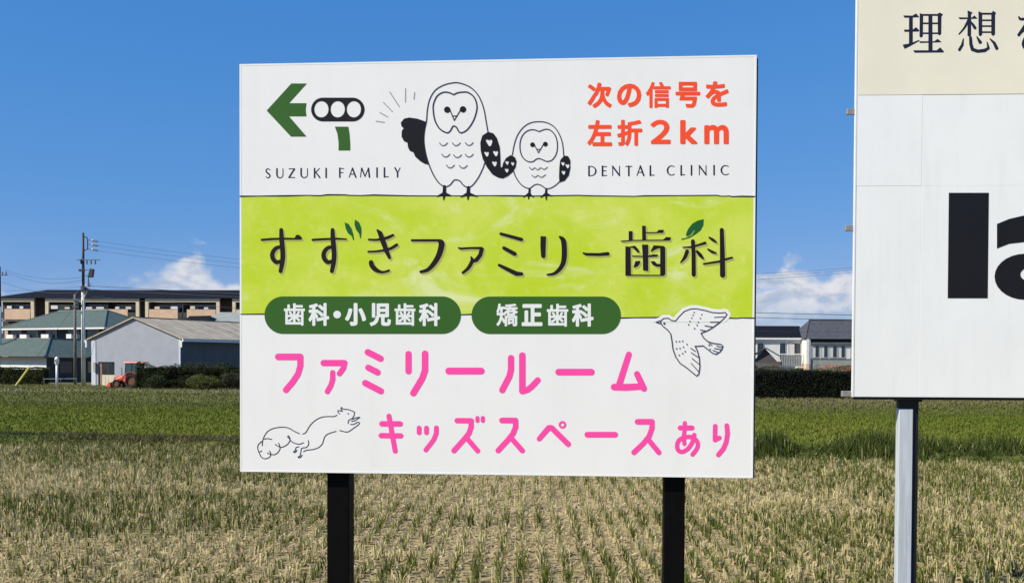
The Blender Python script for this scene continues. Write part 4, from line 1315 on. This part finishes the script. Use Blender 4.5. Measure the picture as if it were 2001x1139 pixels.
def barn():
    W, Lb, ze, zr = 10.07, 19.0, 4.05, 5.75
    o = foot(353, 80)
    root = empty('barn', o, V25, 'pale blue grey gabled barn with beige sheet roof beside the orange tractor', 'barn')
    A = Board(root, V25, o)
    # front gable wall with the doorway cut out of it
    dx0, dx1 = A.loc(192, 757).x, A.loc(224, 757).x
    dz = A.loc(208, 707).z
    m = MB()
    m.poly([(-W, 0, 0), (dx0, 0, 0), (dx0, 0, dz), (-W, 0, dz)]).poly([(dx1, 0, 0), (0, 0, 0), (0, 0, dz), (dx1, 0, dz)])
    m.poly([(-W, 0, dz), (0, 0, dz), (0, 0, ze), (-W / 2, 0, zr), (-W, 0, ze)])
    m.poly([(dx0, 0, 0), (dx0, .3, 0), (dx0, .3, dz), (dx0, 0, dz)]).poly([(dx1, 0, 0), (dx1, .3, 0), (dx1, .3, dz), (dx1, 0, dz)]).poly([(dx0, 0, dz), (dx1, 0, dz), (dx1, .3, dz), (dx0, .3, dz)])
    m.build('front_wall', M_BARN, root)
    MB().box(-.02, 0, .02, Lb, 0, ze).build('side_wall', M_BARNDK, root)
    MB().box(-W, -W + .02, .02, Lb, 0, ze).build('side_wall', M_BARN, root)
    MB().poly([(-W, Lb, 0), (0, Lb, 0), (0, Lb, ze), (-W / 2, Lb, zr), (-W, Lb, ze)]).build('back_wall', M_BARN, root)
    for s in (0, 1):
        xe, sg = (.45, 1) if s == 0 else (-W - .45, -1)
        sl = (zr - ze) / (W / 2)
        m = MB().slab([(-W / 2, -.22, zr + .12), (xe, -.22, ze - .45 * sl + .12), (xe, Lb + .3, ze - .45 * sl + .12), (-W / 2, Lb + .3, zr + .12)], .1)
        r = m.build('roof_sheet', M_PALEROOF, root)
        for k in range(1, 9):                      # laps between the roof sheets
            y = Lb * k / 9
            MB().tube([(-W / 2, y, zr + .125), (xe, y, ze - .45 * sl + .125)], .016, 5).build('sheet_lap', M_PALEROOF, r)
        MB().box(min(xe, xe + .12 * sg), max(xe, xe + .12 * sg), -.3, Lb + .3, ze - .5 * sl - .12, ze - .45 * sl + .06).build('gutter', M_FASCIA, root)
        MB().box(xe - .16 if sg > 0 else xe + .02, xe - .02 if sg > 0 else xe + .16, -.33, -.23, ze - .75, ze - .2).build('gutter_end', M_FASCIA, root)
    MB().slab([(-W / 2 - .2, -.25, zr + .13), (-W / 2 + .2, -.25, zr + .13), (-W / 2 + .2, Lb + .3, zr + .13), (-W / 2 - .2, Lb + .3, zr + .13)], .02).build('ridge_cap', M_PALEROOF, root)
    for x0, x1 in ((-W - .03, dx0 - .25), (-.16, .02)):
        MB().box(x0, x1 - .0, -.05, -.003, 0, ze - .15 if x0 < -1 else ze - .1).build('corner_trim', mat('barn_trim', (0.50, 0.52, 0.58), .6, .05), root)
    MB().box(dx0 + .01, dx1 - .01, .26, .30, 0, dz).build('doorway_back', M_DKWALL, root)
    d = MB().box(dx0 + .35, dx1 - .06, .1, .16, .02, dz * .46).build('door', mat('door_cream', (0.55, 0.50, 0.38), .7, .08, 2), root)
    for k in range(1, 4):
        x = dx0 + .35 + (dx1 - dx0 - .41) * k / 4
        MB().box(x - .015, x + .015, .085, .099, .03, dz * .45).build('batten', MATS['door_cream'], d)
    p = MB().box(dx0 + .35, dx1 - .06, .1, .14, dz * .47, dz * .97).build('door_window', M_GLASS, root)
    MB().box((dx0 + dx1) / 2 + .1, (dx0 + dx1) / 2 + .18, .07, .099, dz * .47, dz * .97).build('mullion', M_DKWALL, p)
    MB().box(dx0 + .02, dx0 + .3, .12, .17, 0, dz * .98).build('door_post', mat('door_wood', (0.30, 0.16, 0.09), .8, .15, 4), root)
    MB().box(-W + .35, -W + .6, -.2, -.055, 1.2, 2.0).build('meter_box', M_GREYWALL, root)
barn()

def roof_house(name, label, px, Y, L, D, ze, zr, roofm, wallm, rz=V25, hip=3.0):
    """plain house behind: walls, hipped or gabled roof, a few windows"""
    o = foot(px, Y)
    root = empty(name, o, rz, label, 'house')
    MB().box(-L + .6, -.6, .6, D - .6, 0, ze - .1).build('wall', wallm, root)
    a, b, c, d = (-L, 0, ze), (0, 0, ze), (0, D, ze), (-L, D, ze)
    e, f = (-L + hip, D / 2, zr), (-hip, D / 2, zr)
    r = MB().poly([a, b, f, e]).poly([b, c, f]).poly([c, d, e, f]).poly([d, a, e]).poly([d, c, b, a]).build('roof', roofm, root)
    MB().tube([e, f], .14, 6).build('ridge_tiles', roofm, r)
    for k in range(3):
        x = -L + 1.8 + k * (L - 4) / 2.3
        window(root, x, x + 1.8, .6, ze - 1.9, ze - .7, 2, M_BLIND)
    return root
roof_house('dark_roof_house', 'house with black tiled hipped roof just showing above the barn ridge', 398, 112, 8.5, 8, 6.0, 7.35, M_DARKTILE, M_BROWN, hip=2.6)
roof_house('pale_roof_warehouse', 'warehouse with pale grey green sheet roof behind the barn roof', 640, 112, 16.5, 12, 6.3, 7.9, M_PALEROOF2, M_GREYWALL, rz=math.radians(-8), hip=.4)
roof_house('grey_roof_house', 'grey tiled house standing behind the clinic sign', 1010, 104, 13, 9, 5.3, 7.4, M_GREYTILE, M_WHITEWALL, rz=math.radians(-6))

# ------------------------------------------------------------------ houses, right
def right_houses():
    Y = 115.0
    k = FPX / Y
    X = lambda px: at(px, 700, Y).x
    Z = lambda py, px=1570: at(px, py, Y).z
    # house with the balcony, left
    root = empty('balcony_house', (X(1567), Y, 0), 0, 'white two storey house with black roof and balcony, right of the clinic sign', 'house')
    x0 = X(1330) - X(1567)
    ze, zr = Z(661), Z(634)
    MB().box(x0, -.02, .25, 9, 0, ze - .05).build('wall', M_WHITEWALL, root)
    m = MB().slab([(x0 - .6, .03, ze + .05), (1.1, .03, ze + .05), (1.1, 5, zr), (x0 - .6, 5, zr)], .16).slab([(x0 - .6, 10, ze), (x0 - .6, 5.001, zr), (1.1, 5.001, zr), (1.1, 10, ze)], .16)
    m.build('roof', M_DARKTILE, root)
    MB().box(x0 - .6, .0, -.06, .028, ze - .17, ze + .06).build('fascia', M_FASCIA, root)
    MB().slab([(x0, .03, ze - .13), (-.03, .03, ze - .13), (-.03, .25, ze - .13), (x0, .25, ze - .13)], .04).build('soffit', M_BROWN, root)
    for pa, pb, bl in ((1481, 1493, None), (1525, 1536, None), (1542, 1565, M_BLIND)):
        window(root, X(pa) - X(1567), X(pb) - X(1567), .25, Z(702), Z(671), 2, bl)
    window(root, X(1400) - X(1567), X(1440) - X(1567), .25, Z(702), Z(671), 2, M_BLIND)
    bz = Z(716)
    MB().box(X(1516) - X(1567), -.05, -.9, .24, bz - .18, bz).build('balcony_slab', M_FASCIA, root)
    rail = MB().box(X(1516) - X(1567), -.05, -.9, -.84, Z(693), Z(691)).build('balcony_rail', M_FASCIA, root)
    n = 16
    for i in range(n):
        x = X(1516) - X(1567) + (.0 - (X(1516) - X(1567)) - .1) * i / (n - 1)
        MB().box(x, x + .035, -.885, -.855, bz, Z(693) - .002).build('baluster', M_WFRAME, rail)
    MB().box(X(1522) - X(1567), X(1562) - X(1567), -.83, -.81, bz + .02, Z(694)).build('balcony_screen', M_GREYWALL, root)
    MB().box(X(1535) - X(1567), X(1547) - X(1567), -.55, -.1, bz + .002, bz + .62).build('air_conditioner', M_FASCIA, root, bevel=.03)
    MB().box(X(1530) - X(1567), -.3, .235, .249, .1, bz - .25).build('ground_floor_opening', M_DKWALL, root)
    # house with the row of windows, further right
    r2 = empty('grey_roof_wing', (X(1567), Y - 2, 0), 0, 'white house wing with grey tiled roof and a row of windows, beside the tall billboard', 'house')
    q = (Y - 2) / Y
    XX = lambda px: (at(px, 700, Y - 2).x - X(1567))
    ZZ = lambda py: at(1620, py, Y - 2).z
    L = XX(1900)
    zl = ZZ(726)
    MB().box(.0, XX(1582), 0.2, 8, ZZ(727) + 1.0, ZZ(662)).build('corner_pier', M_WHITEWALL, r2)
    MB().box(-.01, XX(1582) + .01, 0.18, 8, 0, ZZ(727) + .998).build('pier_base', M_PEACH, r2)
    MB().box(XX(1582), L, .45, 8, 0, ZZ(672)).build('wall', M_GREYWALL, r2)
    MB().box(XX(1582), L, .38, .445, ZZ(701), ZZ(673)).build('window_band', M_WHITEWALL, r2)
    zr2, ze2 = ZZ(626) + .2, ZZ(668)
    a, b, c, d = (-.15, .19, ZZ(662)), (L + .6, .19, ZZ(662)), (L + .6, 8.6, ZZ(662)), (-.15, 8.6, ZZ(662))
    e, f = (1.45, 4.0, zr2), (L - 1.5, 4.0, zr2)
    rf = MB().poly([a, b, f, e]).poly([b, c, f]).poly([c, d, e, f]).poly([d, a, e]).poly([d, c, b, a]).build('roof', M_GREYTILE, r2)
    MB().tube([e, f], .14, 6).tube([a, e], .1, 6).build('ridge_tiles', M_GREYTILE, rf)
    MB().slab([(XX(1586), .18, ZZ(672)), (L, .18, ZZ(672)), (L, .8, ZZ(663)), (XX(1586), .8, ZZ(663))], .12).build('lower_eave', M_GREYTILE, r2)
    MB().tube([(XX(1584), .3, .3), (XX(1584), .3, ZZ(664))], .06, 6).build('downpipe', M_FASCIA, r2)
    for pa, pb in ((1589, 1602), (1606, 1619), (1623, 1637), (1640, 1653), (1664, 1680), (1690, 1710), (1720, 1745)):
        window(r2, XX(pa), XX(pb), .38, ZZ(698), ZZ(676), 2, M_BLIND)
    # low garden shed in front
    s = empty('garden_shed', foot(1503, 100), math.radians(-18), 'small shed with weathered grey roof behind the dark hedge, right of the clinic sign', 'shed')
    ZS = lambda py: at(1500, py, 100).z
    MB().box(-1.6, 1.2, .0, 2.6, 0, ZS(706)).build('wall', M_BROWN, s)
    zr, ze = ZS(679), ZS(712)
    for sg in (-1, 1):
        MB().slab([(-.4, -.5, zr), (-.4 + sg * 1.35, -.5, zr - .8), (-.4 + sg * 1.35, 3.0, zr - .8), (-.4, 3.0, zr)], .08).build('roof_sheet', M_GREYTILE, s)
    MB().poly([(-1.6, -.005, ZS(706)), (.8, -.005, ZS(706)), (-.4, -.005, zr - .1)]).build('gable', M_DKWALL, s)
    MB().slab([(-1.4, -1.3, ze - .3), (2.6, -1.3, ze - .62), (2.6, .0, ze - .2), (-1.4, .0, ze + .2)], .06).build('lean_to_roof', M_GREYTILE, s)
    for x in (-1.2, 2.4):
        MB().tube([(x, -1.2, 0), (x, -1.2, ze - .66)], .05, 6).build('post', M_BROWN, s)
right_houses()

# ------------------------------------------------------------------ hedges, bushes, trees
def X_at(px, Y):
    return foot(px, Y).x
hedge('clipped olive green hedge at the far left below the green roofs', X_at(-60, 86), X_at(85, 86), 86, 87.2, 1.5, 9000, (0.085, 0.10, 0.03), (0.055, 0.07, 0.025))
hedge('long dark hedge in front of the barn, right of the tractor', X_at(263, 76.6), X_at(760, 77), 76.6, 78.2, 1.8, 26000, DK, DK2, rough=.5)
bush('round olive green bush in front of the long dark hedge', 392, 760, 74.5, 1.55, 1.45, 5200, (0.085, 0.105, 0.022), (0.13, 0.14, 0.03))
bush('dark rounded bush beside the tractor at the near end of the hedge', 303, 760, 75.5, 1.0, 1.2, 3000, (0.03, 0.045, 0.018), (0.06, 0.08, 0.03))
bush('brownish shrub between the olive bush and the clinic sign', 452, 760, 75, 1.0, 1.5, 2600, (0.05, 0.055, 0.028), (0.09, 0.08, 0.04))
hedge('nearly black clipped hedge between the clinic sign and the tall billboard', X_at(1250, 62), X_at(1667, 62), 62, 63.6, 1.72, 22000, (0.006, 0.009, 0.004), (0.018, 0.026, 0.008), rough=.1)
hedge('low lighter green hedge growing behind the black hedge', X_at(1330, 66), X_at(1720, 66), 66, 67, 1.9, 9000, (0.06, 0.075, 0.025), (0.10, 0.10, 0.04), rough=.35)

def flower_bush():
    r = bush('leafy bush with orange flowers below the row of windows', 1630, 725, 70, 1.5, 1.9, 3200, (0.05, 0.065, 0.025), (0.10, 0.09, 0.04))
    def smp(n):
        d = rng.normal(size=(n, 3)); d /= np.linalg.norm(d, axis=1)[:, None]
        P = np.array([0, -.3, 1.75]) + d * rng.uniform(.6, 1, n)[:, None] * np.array([1.3, 1.0, .4])
        return P
    leaf_cloud(700, smp, .07, (0.60, 0.17, 0.06), (0.5, 0.24, 0.12), 'flowers', r)
flower_bush()
bush('dark green garden shrub in front of the white corner pier', 1600, 722, 72, .7, 2.2, 1900, (0.03, 0.045, 0.018), (0.055, 0.07, 0.025))
bush('tall thin shrub at the edge of the tall billboard', 1660, 722, 71, .6, 2.5, 1700, (0.05, 0.06, 0.025), (0.09, 0.09, 0.04))
tree('broad green tree hidden behind the left half of the clinic sign', X_at(830, 92), 92, 5.6, 2.2, 7000, (0.05, 0.075, 0.02), (0.09, 0.11, 0.03))
tree('dark round tree hidden behind the right half of the clinic sign', X_at(1180, 96), 96, 5.2, 2.4, 7000, (0.035, 0.055, 0.018), (0.07, 0.09, 0.03))

hedge('mid green hedge running behind the clinic sign', X_at(770, 80), X_at(1235, 80), 80, 81.4, 1.7, 16000, (0.035, 0.05, 0.016), (0.07, 0.085, 0.026), rough=.4)
roof_house('brown_roof_house', 'brown tiled house hidden behind the right half of the clinic sign', 1300, 108, 12, 9, 5.2, 7.0, M_BROWN, M_CREAM, rz=math.radians(4))
roof_house('dark_roof_cottage', 'low dark roofed cottage hidden behind the middle of the clinic sign', 1130, 116, 10, 8, 4.2, 6.0, M_DARKTILE, M_WHITEWALL, rz=math.radians(-3))

def far_woods():
    """low belt of trees closing the plain far behind the houses"""
    n = 45000
    a = rng.uniform(-1.05, 1.05, n)
    R = 380 + rng.uniform(0, 40, n)
    top = 4.0 + 6.5 * vnoise(a * 55, a * 7, 21) + 1.5 * vnoise(a * 300, a, 22)
    z = top * rng.uniform(0, 1, n) ** .6
    P = np.stack([R * np.sin(a), R * np.cos(a), z], 1)
    o = leaf_cloud(n, lambda k: P, .95, (0.045, 0.06, 0.025), (0.075, 0.085, 0.035), 'far_woods', None)
    tag(o, 'low belt of far trees on the plain behind the houses', 'woods', kind='stuff')
far_woods()

# ------------------------------------------------------------------ tractor
def tractor():
    root = empty('tractor', foot(252, 78), math.radians(-6), 'orange tractor with a glazed cab facing left in front of the barn', 'tractor')
    M_OR = mat('tractor_orange', (0.66, 0.105, 0.055), .35, .08, 5, spec=.5)
    M_TY = mat('tyre_rubber', (0.018, 0.018, 0.018), .9, .2, 10, .4)
    M_RIM = mat('tractor_rim', (0.16, 0.06, 0.03), .5, .1, 5)
    M_DK = mat('tractor_chassis', (0.025, 0.025, 0.027), .6, .15, 6)
    m = MB().hexa([(-1.25, -.3, .55), (-.15, -.34, .55), (-.15, .34, .55), (-1.25, .3, .55), (-1.22, -.24, .92), (-.15, -.3, 1.08), (-.15, .3, 1.08), (-1.22, .24, .92)])
    b = m.build('bonnet', M_OR, root, bevel=.05)
    MB().box(-1.275, -1.255, -.2, .2, .58, .86).build('grille', M_DK, b)
    for s in (-1, 1):
        MB().tube([(-1.26, s * .14, .8), (-1.30, s * .14, .8)], .06, 10).build('headlight', M_WFRAME, b)
    MB().box(-1.15, 1.2, -.16, .16, .35, .549).build('chassis', M_DK, root, bevel=.03)
    # loader frame and bucket in front
    MB().hexa([(-1.75, -.62, .06), (-1.35, -.62, .06), (-1.35, .62, .06), (-1.75, .62, .06), (-1.58, -.62, .45), (-1.35, -.62, .5), (-1.35, .62, .5), (-1.58, .62, .45)]).build('front_bucket', M_OR, root, bevel=.03)
    for s in (-1, 1):
        MB().tube([(-1.4, s * .42, .35), (-.9, s * .44, .72), (-.35, s * .44, .95)], .05, 6).build('loader_arm', M_OR, root)
    for s in (-1, 1):
        for x, r, w in ((-.85, .36, .22), (.55, .62, .34)):
            t = MB().wheel((x, s * (.56 if r < .5 else .66), r), (0, 1, 0), r, w).build('wheel', M_TY, root, smooth=False)
            MB().tube([(x, s * (.56 if r < .5 else .66) - .07, r), (x, s * (.56 if r < .5 else .66) + .07, r)], r * .6, 16).build('rim', M_RIM, t)
        pts = [(.55 + .72 * math.cos(a), .62 + .70 * math.sin(a)) for a in np.linspace(math.radians(8), math.radians(172), 12)]
        m = MB()
        for (xa, za), (xb, zb_) in zip(pts[:-1], pts[1:]):
            m.hexa([(xa, s * .66 - .2, za - .03), (xb, s * .66 - .2, zb_ - .03), (xb, s * .66 + .2, zb_ - .03), (xa, s * .66 + .2, za - .03), (xa, s * .66 - .2, za), (xb, s * .66 - .2, zb_), (xb, s * .66 + .2, zb_), (xa, s * .66 + .2, za)])
        m.hexa([(-.12, s * .66 - .18, .55), (.1, s * .66 - .18, .55), (.1, s * .66 + .18, .55), (-.12, s * .66 + .18, .55), (-.1, s * .66 - .18, 1.0), (.15, s * .66 - .18, 1.26), (.15, s * .66 + .18, 1.26), (-.1, s * .66 + .18, 1.0)])
        m.build('fender', M_OR, root)
    # cab
    for x, y in ((-.12, -.5), (-.12, .5), (1.05, -.52), (1.05, .52), (.45, -.52), (.45, .52)):
        MB().tube([(x, y, .9), (x + .06, y * .94, 2.05)], .035, 6).build('cab_pillar', M_DK, root)
    for s in (-1, 1):
        MB().poly([(-.1, s * .5, 1.1), (1.03, s * .52, 1.1), (1.08, s * .49, 2.03), (-.05, s * .47, 2.03)]).build('cab_glass', mat('cab_glass_tint', (0.03, 0.07, 0.07), .08, .05, 2, spec=.8), root)
    MB().poly([(-.115, -.48, 1.08), (-.115, .48, 1.08), (-.06, .45, 2.03), (-.06, -.45, 2.03)]).build('windscreen', MATS['cab_glass_tint'], root)
    MB().box(.3, .8, -.25, .25, .75, 1.35).build('seat', M_DK, root, bevel=.05)
    MB().hexa([(-.32, -.58, 2.06), (1.62, -.58, 2.06), (1.62, .58, 2.06), (-.32, .58, 2.06), (-.22, -.5, 2.2), (1.5, -.5, 2.17), (1.5, .5, 2.17), (-.22, .5, 2.2)]).build('cab_roof', M_OR, root, bevel=.03)
    MB().tube([(-.75, .2, 1.0), (-.75, .2, 1.7)], .03, 8).build('exhaust', M_DK, root)
    root.scale = (.93, .93, .97)
tractor()

# ------------------------------------------------------------------ poles, wires, posts
M_POLE = mat('pole_concrete', (0.66, 0.66, 0.58), .85, .12, 3, .2)
M_POLEDK = mat('pole_dark_steel', (0.045, 0.04, 0.055), .6, .15, 5)
M_POLEBR = mat('pole_weathered', (0.16, 0.145, 0.12), .85, .2, 4, .3)
M_WIRE = mat('wire_black', (0.05, 0.055, 0.07), .6, .1)
M_INS = mat('insulator_grey', (0.16, 0.18, 0.22), .4, .1, 8)

def utility_pole(label, px, Y, h, full=True):
    p = foot(px, Y)
    root = empty('utility_pole', p, 0, label, 'utility pole')
    MB().tube([(0, 0, -.2), (0, 0, h * .65)], [.185, .145], 14).build('concrete_shaft', M_POLE, root, smooth=True)
    MB().tube([(0.02, 0, h * .65), (0.02, 0, h)], [.125, .10], 12).build('steel_top', M_POLEDK, root, smooth=True)
    k = Y / FPX
    if full:
        # side bracket with three line insulators
        MB().tube([(.1, 0, h - .35), (.35, 0, h - .4), (.42, 0, h - .6), (.42, 0, h - 1.45), (.1, 0, h - 1.55)], .055, 6).build('bracket', M_POLEDK, root)
        for i, z in enumerate((h - .62, h - 1.0, h - 1.42)):
            a = MB().tube([(.42, 0, z), (.85, -.05, z - .06)], .03, 6).build('insulator_arm', M_POLEDK, root)
            MB().tube([(.78, -.05, z - .02), (.9, -.05, z - .06), (1.22, -.05, z - .13), (1.4, -.05, z - .16)], [.04, .085, .08, .03], 8).build('insulator', M_INS, a)
        MB().box(-.5, 1.55, -.13, -.03, h - 2.44, h - 2.36).build('cross_arm', M_INS, root)
        for x in (.38, .75, 1.12):
            MB().tube([(x, -.08, h - 2.4), (x, -.08, h - 2.78)], [.07, .085], 8).build('hanging_insulator', M_INS, root)
        MB().tube([(-.12, -.1, h - 2.35), (-.12, -.1, h - 2.75)], .09, 8).build('clamp', M_POLEDK, root)
        MB().box(-.32, .2, -.2, .0, h - 3.42, h - 3.22).build('clamp', M_POLEDK, root, bevel=.03)
        MB().tube([(.15, -.08, h - 3.28), (.7, -.08, h - 3.28)], .03, 6).build('switch_arm', M_POLEDK, root)
        MB().tube([(.15, -.08, h - 3.78), (.6, -.08, h - 3.8)], .03, 6).build('switch_arm', M_POLEDK, root)
        MB().hexa([(.45, -.2, h - 3.95), (.92, -.2, h - 3.95), (.92, .1, h - 3.95), (.45, .1, h - 3.95), (.68, -.2, h - 3.15), (1.02, -.2, h - 3.22), (1.02, .1, h - 3.22), (.68, .1, h - 3.15)]).build('switch_box', M_POLEDK, root, bevel=.04)
        MB().tube([(.5, -.05, h - 3.95), (.5, -.05, h - 4.75)], [.05, .12], 8).build('hanging_insulator', M_INS, root)
        MB().tube([(-.28, -.02, h - 4.62), (.75, -.02, h - 4.62)], .05, 6).build('lower_arm', M_POLE, root)
        MB().tube([(.02, -.2, h - 4.72), (.02, -.2, h - 5.1)], .21, 12).build('pole_band', M_INS, root)
        MB().tube([(.12, -.05, h - 5.7), (.52, -.05, h - 4.85)], .05, 6).build('brace', M_POLE, root)
        MB().tube([(.2, -.05, h - 4.9), (.55, -.05, h - 5.1)], .13, 8).build('cable_closure', M_POLEDK, root)
    else:
        MB().box(-.9, .9, -.13, -.03, h - .9, h - .8).build('cross_arm', M_INS, root)
        for x in (-.7, 0.35, .7):
            MB().tube([(x, -.08, h - .8), (x, -.08, h - .5)], [.08, .05], 8).build('insulator', M_INS, root)
    return p

H1 = at(163, 455, 86.5).z
pA = utility_pole('tall concrete utility pole with brackets and insulators standing left of the barn', 163, 86.5, H1)
pB = utility_pole('utility pole cut by the left edge of the photo', 0, 98, at(0, 521, 98).z, False)
pC = utility_pole('utility pole hidden behind the tall billboard', 1880, 84, 11.8, False)
p = foot(147, 86)
r = empty('service_pole', p, 0, 'slim weathered pole just left of the tall concrete utility pole', 'pole')
hs = at(147, 575, 86).z
MB().tube([(0, 0, -.2), (0, 0, hs)], [.15, .10], 12).build('shaft', M_POLEBR, r, smooth=True)
for z in (hs - .5, hs - 1.1):
    MB().box(-.16, .2, -.16, .16, z - .05, z + .05).build('pole_band', M_INS, r)
MB().box(.12, .34, -.12, .12, hs - .95, hs - .6).build('cable_box', M_POLEDK, r, bevel=.03)
MB().tube([(0, 0, hs - .05), (.3, 0, hs + .25), (.62, .6, hs + .3)], .05, 6).build('guy_bracket', M_POLEDK, r)

def wire(label, a, b, sag, r=.022):
    a, b = Vector(a), Vector(b)
    pts = []
    for i in range(25):
        t = i / 24
        q = a.lerp(b, t)
        q.z -= sag * 4 * t * (1 - t)
        pts.append(q)
    mid = a.lerp(b, .5)
    tag(MB().tube(pts, r, 5).build('power_line', M_WIRE), label, 'power line', 'overhead wires')

for dz, nm in ((.75, 'uppermost overhead wire running right from the tall pole'), (1.15, 'second overhead wire from the top of the tall pole'), (1.58, 'third overhead wire from the top of the tall pole')):
    wire(nm, pA + Vector((1.4, -.05, H1 - dz)), pC + Vector((-.7, 0, 11.6 - dz * .45)), 2.4, .011)
wire('thick low cable leaving the tall pole to the right over the roofs', pA + Vector((.5, 0, H1 - 4.7)), pC + Vector((0, 0, 6.2)), .35, .024)
wire('second low cable leaving the tall pole to the right over the roofs', pA + Vector((.5, 0, H1 - 5.0)), pC + Vector((0, 0, 5.7)), .3, .022)
wire('lowest thin cable crossing in front of the right hand roofs', pA + Vector((.2, 0, H1 - 5.6)), pC + Vector((0, 0, 4.9)), .9, .013)
wire('upper wire between the left edge pole and the tall pole', pB + Vector((.6, 0, at(5, 527, 98).z)), pA + Vector((-.1, 0, H1 - 3.9)), .5, .014)
wire('middle wire between the left edge pole and the tall pole', pB + Vector((.6, 0, at(5, 530, 98).z)), pA + Vector((-.1, 0, H1 - 4.2)), .65, .017)
wire('low wire between the left edge pole and the tall pole', pB + Vector((.3, 0, at(2, 551, 98).z)), pA + Vector((-.1, 0, H1 - 5.2)), .5, .017)
wire('thin service wire from the left edge pole towards the dark roof', pB + Vector((.3, 0, at(2, 568, 98).z)), pA + Vector((-.1, 0, H1 - 4.75)), .1, .012)

# yellow guy-wire guard, white marker post, pipe fence
r = empty('guy_wire_guard', foot(30, 83), 0, 'slanting yellow guard tube of a pole stay in front of the left hedge', 'guard tube')
a, b = at(31, 757, 83), at(57, 718, 83)
a = Vector((a.x, 83, 0)) - r.location
b = Vector((b.x, 83, b.z)) - r.location
MB().tube([a, b], .085, 10).build('yellow_tube', mat('guard_yellow', (0.68, 0.60, 0.12), .5, .1, 5), r)
MB().tube([b, b + (b - a).normalized() * 9.0], .015, 5).build('stay_wire', M_WIRE, r)
r = empty('marker_post', foot(111, 82), 0, 'thick white post with rounded oval head between the hedge and the poles', 'marker post')
M_MARK = mat('marker_white', (0.80, 0.80, 0.79), .5, .04, 5)
zt_ = at(111, 712, 82).z
MB().tube([(0, 0, -.1), (0, 0, zt_)], .095, 12).build('post', M_MARK, r, smooth=True)
m = MB().tube([(0, 0, zt_ - .05), (0, 0, zt_ + .08), (0, 0, zt_ + .25), (0, 0, zt_ + .45), (0, 0, zt_ + .6), (0, 0, zt_ + .66)], [.1, .16, .19, .18, .12, .03], 14)
hd = m.build('head', M_MARK, r, smooth=True)
MB().tube([(0, -.17, zt_ + .32), (0, -.2, zt_ + .32)], .13, 14).build('reflector_disc', M_GREYWALL, hd)
r = empty('pipe_fence', foot(120, 84), 0, 'low grey pipe rail in the shade beside the marker post', 'fence')
MB().tube([(X_at(84, 84) - r.location.x, 0, .55), (X_at(150, 84) - r.location.x, 0, .6)], .028, 6).build('rail', M_INS, r)
for px in (86, 118, 149):
    x = X_at(px, 84) - r.location.x
    MB().tube([(x, 0, -.05), (x, 0, .6)], .025, 6).build('post', M_INS, r)
